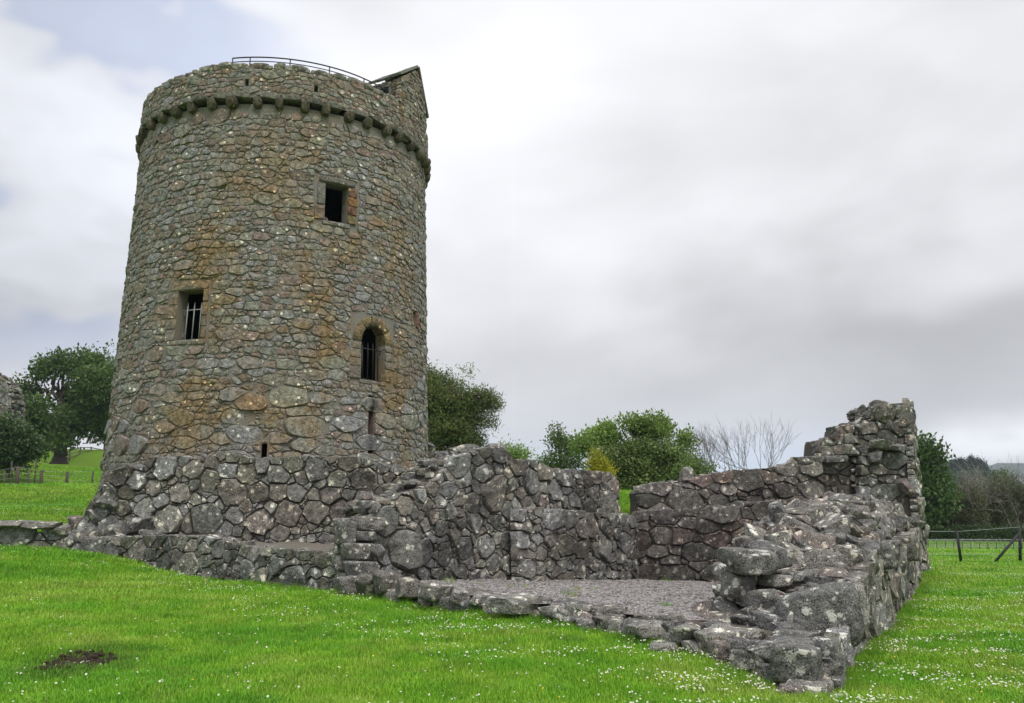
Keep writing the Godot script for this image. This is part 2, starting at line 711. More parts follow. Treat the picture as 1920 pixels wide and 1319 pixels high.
func stone_texture(size: int, spots: int, biggest: float, seed_n: int) -> ImageTexture:
	var grain := make_image(size, 0.09, 3, seed_n).get_data()
	var cloud := make_image(size, 0.012, 4, seed_n + 1).get_data()
	var ragged := make_image(size, 0.06, 3, seed_n + 2).get_data()
	var patch := make_image(size, 0.018, 4, seed_n + 3).get_data()
	var lichen := PackedByteArray()
	lichen.resize(size * size)
	var r := RandomNumberGenerator.new()
	r.seed = seed_n * 77
	for k in spots:
		var cx := r.randi() % size
		var cy := r.randi() % size
		if patch[cy * size + cx] < 118 and r.randf() < 0.8:
			continue
		var rad := biggest * pow(r.randf(), 3.6) + 2.2
		var strength := r.randi_range(170, 255)
		var n := int(rad * 1.3) + 1
		for dy in range(-n, n + 1):
			for dx in range(-n, n + 1):
				var i := posmod(cy + dy, size) * size + posmod(cx + dx, size)
				var d := sqrt(dx * dx + dy * dy) / rad + (ragged[i] - 128.0) / 150.0
				if d < 1.0:
					lichen[i] = maxi(lichen[i], int(strength * minf(1.0, (1.0 - d) * 7.0)))
	var out := PackedByteArray()
	out.resize(size * size * 3)
	for i in size * size:
		var v := TEXTURE_BASE * (1.0 + (grain[i] - 128.0) / 120.0 + (cloud[i] - 128.0) / 240.0)
		var l := lichen[i] / 255.0
		# dark crusts
		if patch[i] > 150:
			v *= 1.0 - minf((patch[i] - 150) / 70.0, 0.25)
		v = lerpf(v, 0.97 * (0.8 + grain[i] / 640.0), l)
		var s := int(255.0 * pow(clampf(v, 0.02, 1.0), 1.0 / 2.2))
		out[i * 3] = s
		out[i * 3 + 1] = s
		out[i * 3 + 2] = mini(255, s - int(l * 8.0))
	return ImageTexture.create_from_image(Image.create_from_data(size, size, false, Image.FORMAT_RGB8, out))


func relief(size: int, freq: float, octaves: int, seed_n: int, strength: float) -> ImageTexture:
	var im := make_image(size, freq, octaves, seed_n)
	im.convert(Image.FORMAT_RGBA8)
	im.bump_map_to_normal_map(strength)
	return ImageTexture.create_from_image(im)


func grey_texture(size: int, freq: float, octaves: int, seed_n: int, lo: float, hi: float, tint := Color.WHITE) -> ImageTexture:
	var d := make_image(size, freq, octaves, seed_n).get_data()
	var out := PackedByteArray()
	out.resize(size * size * 3)
	for i in d.size():
		var v := lerpf(lo, hi, d[i] / 255.0)
		out[i * 3] = int(255.0 * pow(v * tint.r, 0.4545))
		out[i * 3 + 1] = int(255.0 * pow(v * tint.g, 0.4545))
		out[i * 3 + 2] = int(255.0 * pow(v * tint.b, 0.4545))
	return ImageTexture.create_from_image(Image.create_from_data(size, size, false, Image.FORMAT_RGB8, out))


func world_mat(tex: Texture2D, per_metre: float, bump: Texture2D, bump_scale: float, rough := 0.95) -> StandardMaterial3D:
	var m := StandardMaterial3D.new()
	m.albedo_texture = tex
	m.uv1_triplanar = true
	m.uv1_world_triplanar = true
	m.uv1_triplanar_sharpness = 12.0
	m.uv1_scale = Vector3.ONE * per_metre
	m.roughness = rough
	m.metallic_specular = 0.25
	if bump:
		m.normal_enabled = true
		m.normal_texture = bump
		m.normal_scale = bump_scale
	return m


func flat_mat(c: Color, rough: float, metal := 0.0) -> StandardMaterial3D:
	var m := StandardMaterial3D.new()
	m.albedo_color = c
	m.roughness = rough
	m.metallic = metal
	return m


func make_materials() -> void:
	var bumps := relief(1024, 0.022, 6, 5, 9.0)
	var lichened := stone_texture(1024, 430, 28.0, 21)
	var sparse := stone_texture(1024, 300, 26.0, 33)
	var plain := stone_texture(1024, 140, 18.0, 44)
	stone_mat = world_mat(sparse, 0.5, bumps, 1.0)
	stone_mat.vertex_color_use_as_albedo = true
	tower_mat = world_mat(plain, 0.45, bumps, 0.9)
	tower_mat.vertex_color_use_as_albedo = true
	mortar_mat = world_mat(grey_texture(512, 0.05, 5, 61, 0.14, 0.4), 1.1, relief(512, 0.06, 4, 62, 10.0), 1.2)
	mortar_mat.vertex_color_use_as_albedo = true
	for c in [[0.165, 0.163, 0.155], [0.19, 0.183, 0.17], [0.135, 0.134, 0.132], [0.19, 0.166, 0.152], [0.225, 0.218, 0.2], [0.155, 0.147, 0.132]]:
		var m := world_mat(lichened, 0.47, bumps, 1.0)
		m.uv1_offset = Vector3(rng.randf(), rng.randf(), rng.randf())
		m.albedo_color = lin(c[0] / TEXTURE_BASE, c[1] / TEXTURE_BASE, c[2] / TEXTURE_BASE)
		boulder_mats.append(m)
	leaf_mat = StandardMaterial3D.new()
	leaf_mat.vertex_color_use_as_albedo = true
	leaf_mat.roughness = 0.6
	leaf_mat.cull_mode = BaseMaterial3D.CULL_DISABLED
	leaf_mat.backlight_enabled = true
	leaf_mat.backlight = Color(0.8, 0.8, 0.8)
	bark_mat = world_mat(grey_texture(256, 0.05, 4, 71, 0.05, 0.13, Color(1.0, 0.86, 0.7)), 0.8, null, 0.0)
	wood_mat = world_mat(grey_texture(256, 0.05, 4, 72, 0.08, 0.2, Color(1.0, 0.92, 0.8)), 2.0, null, 0.0)
	iron_mat = flat_mat(lin(0.035, 0.035, 0.04), 0.5, 0.3)
	wire_mat = flat_mat(lin(0.4, 0.42, 0.45), 0.45, 0.2)


# ---------------------------------------------------------------- sky: overcast, brightest towards the top middle, bluer to the left
func make_sky() -> ImageTexture:
	var w := 2048
	var h := 1024
	var n := FastNoiseLite.new()
	n.seed = 8
	n.frequency = 1.0
	n.fractal_octaves = 4
	var big := FastNoiseLite.new()
	big.seed = 19
	big.frequency = 0.8
	big.fractal_octaves = 3
	var data := PackedFloat32Array()
	data.resize(w * h * 3)
	var sw := w / 2
	var sh := h / 2
	var small := Image.create(sw, sh, false, Image.FORMAT_RGBF)
	for y in sh:
		var el := PI * (0.5 - (y + 0.5) / sh)
		var ce := cos(el)
		var se := sin(el)
		for x in sw:
			if el < -0.12:
				small.set_pixel(x, y, Color(0.16, 0.2, 0.12))
				continue
			var az := wrapf(TAU * (x + 0.5) / sw, -PI, PI)     # the panorama starts straight ahead
			var d := Vector3(sin(az) * ce, se, -cos(az) * ce)
			# flatten the cloud deck towards the horizon
			var q := Vector3(d.x, d.y * 2.2, d.z) * (1.0 / (0.35 + absf(se)))
			var a := n.get_noise_3d(q.x * 1.1, q.y * 1.1, q.z * 1.1)
			var b := big.get_noise_3d(d.x * 1.6 + a * 0.16, d.y * 3.4 + a * 0.1, d.z * 1.6)
			var c := n.get_noise_3d(d.x * 3.0 + b * 0.5 + 7.0, d.y * 7.0 + a * 0.2, d.z * 3.0)
			# a bright break in front, lower grey banks on the right, thinner bluish cloud on the left
			var e1 := exp(-(pow((az + 0.04 + a * 0.12) / 0.46, 2.0) + pow((el - 0.40 + b * 0.08) / 0.27, 2.0)))
			var e2 := exp(-(pow((az - 0.34 + a * 0.25) / 0.40, 2.0) + pow((el - 0.17 + c * 0.07 + a * 0.04) / 0.11, 2.0)))
			var e3 := smoothstep(-0.12, -0.42, az + a * 0.1) * smoothstep(0.07, 0.26, el) * smoothstep(-2.8, -1.6, az)
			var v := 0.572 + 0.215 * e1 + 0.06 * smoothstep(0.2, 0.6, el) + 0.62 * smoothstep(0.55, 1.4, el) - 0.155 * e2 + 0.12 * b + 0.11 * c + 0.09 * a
			var blue := clampf(e3 * (smoothstep(-0.02, 0.34, c + 0.35 * a) * 1.0 + 0.25), 0.0, 1.0)
			v += 0.10 * e3 * smoothstep(0.0, -0.3, c)
			var col := Color(v * 0.985, v * 0.995, v * 1.03)
			col = col.lerp(Color(v * 0.56, v * 0.64, v * 0.84), blue * 0.8)
			# a clearer, bluish strip low over the trees
			var low := exp(-pow((el - 0.055) / 0.045, 2.0)) * smoothstep(-0.35, 0.1, az) * smoothstep(0.6, 0.3, az) * (0.5 + b)
			col = col.lerp(Color(0.62, 0.72, 0.86), clampf(low * 0.8, 0.0, 0.7))
			var puff := smoothstep(-0.4, 0.05, c + a * 0.6) * exp(-pow((el - 0.075 + b * 0.03) / 0.03, 2.0)) * smoothstep(0.4, 0.5, az)
			col = col.lerp(Color(0.9, 0.92, 0.95), clampf(puff, 0.0, 0.85))
			small.set_pixel(x, y, col)
	small.resize(w, h, Image.INTERPOLATE_CUBIC)
	return ImageTexture.create_from_image(small)


func _ready() -> void:
	rng.seed = 4711
	noise.seed = 3
	noise.frequency = 0.05
	noise.fractal_octaves = 3
	broad.seed = 12
	broad.frequency = 0.03
	broad.fractal_octaves = 3

	var cam := Camera3D.new()
	cam.name = "camera"
	cam.position = EYE
	cam.rotation.x = 0.1941
	cam.fov = 44.28
	cam.near = 0.1
	cam.far = 6000.0
	add_child(cam)
	cam.current = true

	var env := Environment.new()
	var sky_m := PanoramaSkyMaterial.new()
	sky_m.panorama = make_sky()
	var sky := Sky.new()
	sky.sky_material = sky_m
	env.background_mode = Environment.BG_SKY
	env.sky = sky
	env.background_energy_multiplier = 1.0
	env.tonemap_mode = Environment.TONE_MAPPER_LINEAR
	env.tonemap_exposure = 1.27
	env.sdfgi_enabled = true
	env.ssao_enabled = true
	env.ssil_enabled = true
	env.fog_enabled = true
	env.fog_density = 0.00025
	env.fog_light_color = Color(0.8, 0.85, 0.92)
	var world := WorldEnvironment.new()
	world.name = "world_environment"
	world.environment = env
	add_child(world)

	var sun := DirectionalLight3D.new()
	sun.name = "sun_behind_cloud"
	sun.light_energy = 0.5
	sun.light_angular_distance = 24.0
	sun.light_color = Color(1.0, 0.97, 0.92)
	sun.shadow_enabled = true
	sun.rotation = Vector3(deg_to_rad(-58), deg_to_rad(24), 0)
	add_child(sun)

	ground_points = [Vector4(2.96, -8.68, -0.02, 2.067), Vector4(3.85, -10.4, 0, 2.374), Vector4(6.19, -15.1, 0, 3.211), Vector4(8.4, -19.3, 0, 3.968), Vector4(12.2, -26.2, 0, 5.224), Vector4(2.12, -10, 0.28, 2.236), Vector4(0.28, -11.9, 0.34, 2.505), Vector4(-2.32, -15, 0.44, 3.029), Vector4(-5.35, -17.2, 0.49, 3.482), Vector4(-9.1, -20, 0.84, 4.116), Vector4(-10.97, -19, 1, 4.11), Vector4(0, 0, 0, 0.6), Vector4(-3, -3, 0.05, 1.279), Vector4(3, -3, -0.02, 1.279), Vector4(0, -7, 0.06, 1.72), Vector4(-4, -8, 0.15, 2.031), Vector4(6, -8, -0.03, 2.2), Vector4(12, -12, 0, 3.315), Vector4(-8, -12, 0.4, 2.908), Vector4(-2, -11, 0.25, 2.389), Vector4(9, -16, 0, 3.537), Vector4(-1, -17, 0.2, 3.325), Vector4(3, -18, -0.05, 3.52), Vector4(5, -15, -0.1, 3.13), Vector4(-7, -25, 1.3, 4.754), Vector4(3.2, -27, 2.65, 4.95), Vector4(1, -33, 3, 5.882), Vector4(4.5, -26.5, 2.4, 4.901), Vector4(8, -31, 1, 5.722), Vector4(14, -30, 0, 5.897), Vector4(-13, -22, 1.4, 4.689), Vector4(-16, -12, 0.7, 3.8), Vector4(20, -20, 0, 5.125), Vector4(0, 12, 0, 2.52), Vector4(30, 0, 0, 5.4), Vector4(-30, 0, 1, 5.4), Vector4(-14.74, -27, 1.892, 5.522), Vector4(-16.722, -29, 2, 5.956), Vector4(-14.766, -30, 2.193, 5.95), Vector4(-26.608, -47, 2.952, 9.241), Vector4(-24.056, -47, 3.178, 9.048), Vector4(-22.382, -47, 3.66, 8.929), Vector4(-40.542, -72, 5.671, 13.821), Vector4(-34.381, -72, 5.758, 13.366), Vector4(-45.846, -88, 7.218, 16.476), Vector4(-51.853, -90, 7.345, 17.219), Vector4(-56.759, -118, 11.296, 21.551), Vector4(-65.261, -118, 10.718, 22.175), Vector4(-73.742, -125, 11.259, 23.821), Vector4(15.622, -31, 0.198, 6.154), Vector4(18.621, -33, 0.203, 6.663), Vector4(28.145, -52, -0.114, 10.061), Vector4(25.018, -52, -0.114, 9.833), Vector4(43.411, -75, 0.098, 14.465), Vector4(36.164, -75, -0.035, 13.922), Vector4(-5, -60, 3.5, 10.233), Vector4(10, -60, 2.2, 10.332), Vector4(20, -60, 0.8, 10.719), Vector4(-20, -60, 4, 10.719), Vector4(0, -120, 3, 19.8), Vector4(30, -140, 0, 23.509), Vector4(60, -140, 0, 24.97), Vector4(-120, -140, 10, 30.103), Vector4(-110, -60, 7, 20.648), Vector4(100, -60, 0, 19.259), Vector4(150, -250, 0, 47.248), Vector4(0, -300, 0, 48.6), Vector4(-150, -300, 0, 54.266), Vector4(-400, -600, 0, 115.978), Vector4(400, -600, 0, 115.978), Vector4(0, -900, 0, 144.6), Vector4(-60, 40, 2, 12.138), Vector4(60, 40, 0, 12.138), Vector4(-200, 100, 4, 36.377), Vector4(200, 100, 0, 36.377), Vector4(600, 0, 0, 96.6), Vector4(-600, 0, 6, 96.6)]
	ground_cache.resize(150 * 160)
	for j in 160:
		for i in 150:
			ground_cache[j * 150 + i] = raw_ground(i / 2.0 - 45.0, j / 2.0 - 70.0)
	make_materials()
	for k in 8:
		boulder_meshes.append(make_boulder(3, 0.2))
	for k in 8:
		boulder_meshes.append(make_boulder(2, 0.25))
	for k in 8:
		block_meshes.append(make_block())
	for k in 3:
		spray_meshes.append(make_spray(24, 0.17, 0.6))
	spray_meshes.append(make_spray(26, 0.2, 0.55, 0.26))     # narrow leaves
	spray_meshes.append(make_spray(10, 0.10, 0.3, 0.5))      # fine sparse leaves
	build_ground()
	build_tower()
	build_walls()
	build_lawn()
	build_trees()
	build_fences()


func build_ground() -> void:
	# gravel floor of the ruined room
	var corners := [Vector3(-2.449, 0.515, -15.2), Vector3(2.996, 0.17, -21.8), Vector3(9.065, 0.025, -23), Vector3(2.867, 0.417, -10.1), Vector3(0.936, 0.308, -11.3), Vector3(-0.449, 0.447, -12.6)]
	var poly := PackedVector2Array()
	for c: Vector3 in corners:
		poly.append(Vector2(c.x, c.z))
	var sunk := PackedVector2Array()
	for c: Vector3 in [Vector3(-2.482, 0.501, -15.4), Vector3(-1.644, 0.472, -17.2), Vector3(2.566, 0.118, -22.6), Vector3(4.02, 0.079, -23.2), Vector3(9.656, -0.078, -24.5), Vector3(9.28, 0.162, -21), Vector3(2.884, 0.358, -10.6), Vector3(1.004, 0.286, -12.1), Vector3(-0.475, 0.498, -13.3)]:
		sunk.append(Vector2(c.x, c.z))
	# one sheet to the horizon: polar rings round the camera
	var st := tool()
	st.set_smooth_group(0)
	var radii := [0.0]
	var r := 0.6
	while r < 3000.0:
		radii.append(r)
		r *= 1.06 if r < 160.0 else 1.2
	var seg := 220
	var pts := []
	for rr in radii:
		var row := PackedVector3Array()
		for i in seg:
			var a := TAU * i / seg
			var x: float = sin(a) * rr
			var z: float = -cos(a) * rr
			var y := lawn(x, z)
			if rr < 40.0 and Geometry2D.is_point_in_polygon(Vector2(x, z), sunk):
				y = minf(y, floor_height(x, z) - 0.3)
			row.append(Vector3(x, y, z))
		pts.append(row)
	for k in radii.size() - 1:
		for i in seg:
			var j := (i + 1) % seg
			for p: Vector3 in [pts[k][i], pts[k][j], pts[k + 1][i], pts[k][j], pts[k + 1][j], pts[k + 1][i]]:
				var t := 1.0 + 0.5 * broad.get_noise_2d(p.x * 3.0, p.z * 3.0)
				st.set_color(Color(0.21 * t, 0.38 * t, 0.035 * t))
				st.add_vertex(p)
	var turf := world_mat(grey_texture(512, 0.08, 4, 81, 0.35, 0.9), 1.3, relief(512, 0.12, 3, 82, 8.0), 0.8)
	turf.vertex_color_use_as_albedo = true
	var g := put(self, "ground", done(st), turf)
	g.set_meta("kind", "structure")

	var gst := tool()
	gst.set_smooth_group(0)
	var x := -6.0
	var cellv := 0.25
	while x < 12.0:
		var z := -26.0
		while z < -8.0:
			if Geometry2D.is_point_in_polygon(Vector2(x + 0.12, z + 0.12), poly):
				var q := []
				for o in [Vector2(0, 0), Vector2(1, 0), Vector2(1, 1), Vector2(0, 1)]:
					var px: float = x + o.x * cellv
					var pz: float = z + o.y * cellv
					q.append(Vector3(px, floor_height(px, pz), pz))
				for k in [0, 1, 2, 0, 2, 3]:
					gst.add_vertex(q[k])
			z += cellv
		x += cellv
	var gravel_m := world_mat(grey_texture(512, 0.16, 4, 91, 0.25, 0.52, Color(1.0, 0.945, 0.91)), 1.2, relief(512, 0.2, 3, 92, 9.0), 1.0)
	var fl := put(self, "gravel_floor", done(gst), gravel_m)
	fl.set_meta("kind", "structure")
	var mm := MultiMesh.new()
	mm.transform_format = MultiMesh.TRANSFORM_3D
	mm.use_colors = true
	var pm := icosphere(0)
	var pst := tool()
	for k in range(0, pm[1].size(), 3):
		for j in [0, 2, 1]:
			pst.add_vertex(pm[0][pm[1][k + j]] * rng.randf_range(0.7, 1.1))
	mm.mesh = done(pst)
	var spots := []
	while spots.size() < 16000:
		var p := Vector2(rng.randf_range(-4, 9), rng.randf_range(-24, -10))
		if Geometry2D.is_point_in_polygon(p, poly):
			spots.append(p)
	mm.instance_count = spots.size()
	for i in spots.size():
		var p: Vector2 = spots[i]
		var s := rng.randf_range(0.012, 0.032)
		mm.set_instance_transform(i, Transform3D(Basis.from_euler(Vector3(rng.randf() * 6.0, rng.randf() * 6.0, 0)).scaled(Vector3(s, s * 0.7, s)), Vector3(p.x, floor_height(p.x, p.y) + 0.004, p.y)))
		var t := rng.randf_range(0.18, 0.46)
		mm.set_instance_color(i, Color(t, t * rng.randf_range(0.88, 0.98), t * rng.randf_range(0.85, 1.0)))
	var o := MultiMeshInstance3D.new()
	o.name = "gravel"
	o.multimesh = mm
	var gm := flat_mat(Color.WHITE, 0.95)
	gm.vertex_color_use_as_albedo = true
	o.material_override = gm
	add_child(o)
	o.set_meta("kind", "stuff")
	tag(o, "grey pinkish gravel spread over the floor of the ruined room", "gravel")


func floor_height(x: float, z: float) -> float:
	# plane through the foot of the cross wall, the far corner and the doorway sill
	var a := Vector3(-1.985, 0.55, -16.6)
	var b := Vector3(2.827, 0.227, -21.5)
	var c := Vector3(2.34, 0.439, -11.6)
	var n: Vector3 = (b - a).cross(c - a).normalized()
	return a.y - (n.x * (x - a.x) + n.z * (z - a.z)) / n.y + 0.015 * noise.get_noise_2d(x * 60.0, z * 60.0) + 0.05 * noise.get_noise_2d(x * 12.0, z * 12.0)


func dressed(parent: Node3D, f: Dictionary, pts: Array, w0: float, w1: float, col: Color, called: String, mat: Material, stain: Callable = no_stain) -> void:
	# a squared block: its outline gets points along the edges so that it can chip
	var poly := PackedVector2Array()
	for i in pts.size():
		var a: Vector2 = pts[i]
		var b: Vector2 = pts[(i + 1) % pts.size()]
		poly.append(a.lerp(b, 0.06))
		poly.append(a.lerp(b, 0.5) + Vector2(rng.randfn(), rng.randfn()) * 0.006)
		poly.append(a.lerp(b, 0.94))
	if Geometry2D.is_polygon_clockwise(poly) == false and signed_area(poly) < 0.0:
		poly.reverse()
	elif signed_area(poly) < 0.0:
		poly.reverse()
	var st := tool()
	stone(st, f, poly, [[0.97, w0], [0.97, w1 - 0.02], [0.9, w1], [0.5, w1 + 0.008]], col, Vector2(rng.randf_range(-0.04, 0.04), rng.randf_range(-0.04, 0.04)), 0.012, stain)
	put(parent, called, done(st), mat)


func signed_area(p: PackedVector2Array) -> float:
	var s := 0.0
	for i in p.size():
		s += p[i].cross(p[(i + 1) % p.size()])
	return s


func rect(u0: float, v0: float, u1: float, v1: float) -> Array:
	return [Vector2(u0, v0), Vector2(u1, v0), Vector2(u1, v1), Vector2(u0, v1)]


func tower_stain_and_shade(col: Color, g: Vector3, p: Vector2) -> Color:
	var a := p.x / 4.35
	var y := g.y
	var k := noise.get_noise_3d(p.x * 7.0, y * 7.0, 3.0) + 0.7 * noise.get_noise_3d(p.x * 40.0, y * 40.0, 9.0)
	var side := smoothstep(-0.95, -0.45, a) * smoothstep(1.25, 0.7, a)
	var high := 0.30 + 0.70 * smoothstep(12.6, 8.5, y)
	var amount := clampf((k + 0.12) * 1.7, 0.0, 1.0) * side * high * 0.62
	var c := col.lerp(Color(0.29 / TEXTURE_BASE, 0.178 / TEXTURE_BASE, 0.065 / TEXTURE_BASE), amount)
	# black run-off below the arched window; inside the chute it paints in shade
	var s := exp(-pow((a - 0.572 + 0.012 * noise.get_noise_2d(y * 60.0, 0.0)) / 0.024, 4.0)) * smoothstep(4.95, 4.6, y) * smoothstep(3.1, 3.4, y)
	return c.lerp(Color(0.03, 0.03, 0.03), clampf(s * (0.8 + k * 0.6), 0.0, 0.9))


# A shell of wall round the tower between two heights with openings through it.
func shell(parent: Node3D, called: String, f: Dictionary, y0: float, y1: float, thick: float, openings: Array, col: Color, rough: float, stain: Callable) -> void:
	var us := []
	var vs := []
	for i in 150:
		us.append((-PI + TAU * i / 150.0) * 4.35)
	var v := y0
	while v < y1 - 0.01:
		vs.append(v)
		v += 0.22
	vs.append(y1)
	for o: Rect2 in openings:
		us.append_array([o.position.x, o.end.x])
		vs.append_array([o.position.y, o.end.y])
	us.append(PI * 4.35)
	us.sort()
	vs.sort()
	var st := tool()
	st.set_smooth_group(0)
	for iu in us.size() - 1:
		for iv in vs.size() - 1:
			if us[iu + 1] - us[iu] < 0.0005 or vs[iv + 1] - vs[iv] < 0.0005:
				continue
			var mid := Vector2((us[iu] + us[iu + 1]) / 2.0, (vs[iv] + vs[iv + 1]) / 2.0)
			var open := false
			for o: Rect2 in openings:
				if o.has_point(mid):
					open = true
			if open:
				continue
			for inner in 2:
				var q := []
				for e in [Vector2i(0, 0), Vector2i(1, 0), Vector2i(1, 1), Vector2i(0, 1)]:
					var uu: float = us[iu + e.x]
					var vv: float = vs[iv + e.y]
					var w := -thick if inner else rough * noise.get_noise_3d(cos(uu / 4.35) * 90.0, vv * 24.0, sin(uu / 4.35) * 90.0)
					q.append([at(f, uu, vv, w), Vector2(uu, vv)])
				for k in ([0, 1, 2, 0, 2, 3] if inner else [0, 2, 1, 0, 3, 2]):
					st.set_color(stain.call(col, q[k][0], q[k][1]))
					st.add_vertex(q[k][0])
	st.set_smooth_group(-1)
	for o: Rect2 in openings:
		var c := [Vector2(o.position.x, o.position.y), Vector2(o.end.x, o.position.y), Vector2(o.end.x, o.end.y), Vector2(o.position.x, o.end.y)]
		for i in 4:
			var a: Vector2 = c[i]
			var b: Vector2 = c[(i + 1) % 4]
			var q := [at(f, a.x, a.y, 0.0), at(f, b.x, b.y, 0.0), at(f, b.x, b.y, -thick), at(f, a.x, a.y, -thick)]
			var ends := [a, b, b, a]
			for k in [0, 2, 1, 0, 3, 2]:
				st.set_color(stain.call(col, q[k], ends[k]))  # the run-off black also paints shade onto the sides of the chute
				st.add_vertex(q[k])
	# top rim
	for i in 150:
		var a := (-PI + TAU * i / 150.0) * 4.35
		var b := (-PI + TAU * (i + 1) / 150.0) * 4.35
		var q := [at(f, a, y1, 0.0), at(f, b, y1, 0.0), at(f, b, y1, -thick), at(f, a, y1, -thick)]
		for k in [0, 2, 1, 0, 3, 2]:
			st.set_color(col)
			st.add_vertex(q[k])
	put(parent, called, done(st), mortar_mat)


func disc(parent: Node3D, called: String, f: Dictionary, y: float, thick: float, inset: float) -> void:
	var st := tool()
	st.set_smooth_group(-1)
	st.set_color(vtone(0.16, 0.15, 0.14))
	for i in 64:
		var a := (-PI + TAU * i / 64.0) * 4.35
		var b := (-PI + TAU * (i + 1) / 64.0) * 4.35
		var q := [at(f, a, y, -inset), at(f, b, y, -inset), at(f, b, y - thick, -inset), at(f, a, y - thick, -inset), Vector3(TOWER.x, y, TOWER.y), Vector3(TOWER.x, y - thick, TOWER.y)]
		for k in [0, 4, 1, 3, 2, 5]:
			st.add_vertex(q[k])
	put(parent, called, done(st), mortar_mat)


func grille(parent: Node3D, f: Dictionary, u0: float, u1: float, v0: float, v1: float, rail: float, w: float, m: Material, count: int) -> void:
	var st := tool()
	rod(st, at(f, u0, rail, w), at(f, u1, rail, w), 0.016, 0.016, 5)
	var g := put(parent, "window_grille", done(st), m)
	var foot := tool()
	rod(foot, at(f, u0, v0 + 0.03, w), at(f, u1, v0 + 0.03, w), 0.014, 0.014, 5)
	put(g, "lower_rail", done(foot), m).position = Vector3.ZERO
	for k in count:
		var u := lerpf(u0, u1, (k + 0.7) / (count + 0.4))
		var b := tool()
		rod(b, at(f, u, v0, w + 0.001), at(f, u, v1 - 0.06, w + 0.001), 0.017, 0.016, 5)
		rod(b, at(f, u, v1 - 0.06, w + 0.001), at(f, u, v1 + 0.04, w + 0.001), 0.016, 0.003, 5)
		put(g, "bar", done(b), m).position = Vector3.ZERO
	# scrolls in the corners
	for c in [[u0 + 0.08, rail - 0.09, 1.0], [u1 - 0.08, rail - 0.09, -1.0], [u0 + 0.08, v0 + 0.16, 1.0], [u1 - 0.08, v0 + 0.16, -1.0]]:
		var s := tool()
		var last := Vector3.ZERO
		for i in 12:
			var a := i * 0.55
			var r := 0.065 * (1.0 - i / 16.0)
			var p := at(f, c[0] + cos(a) * r * c[2], c[1] + sin(a) * r, w + 0.003)
			if i:
				rod(s, last, p, 0.007, 0.007, 4)
			last = p
		put(g, "scroll", done(s), m).position = Vector3.ZERO


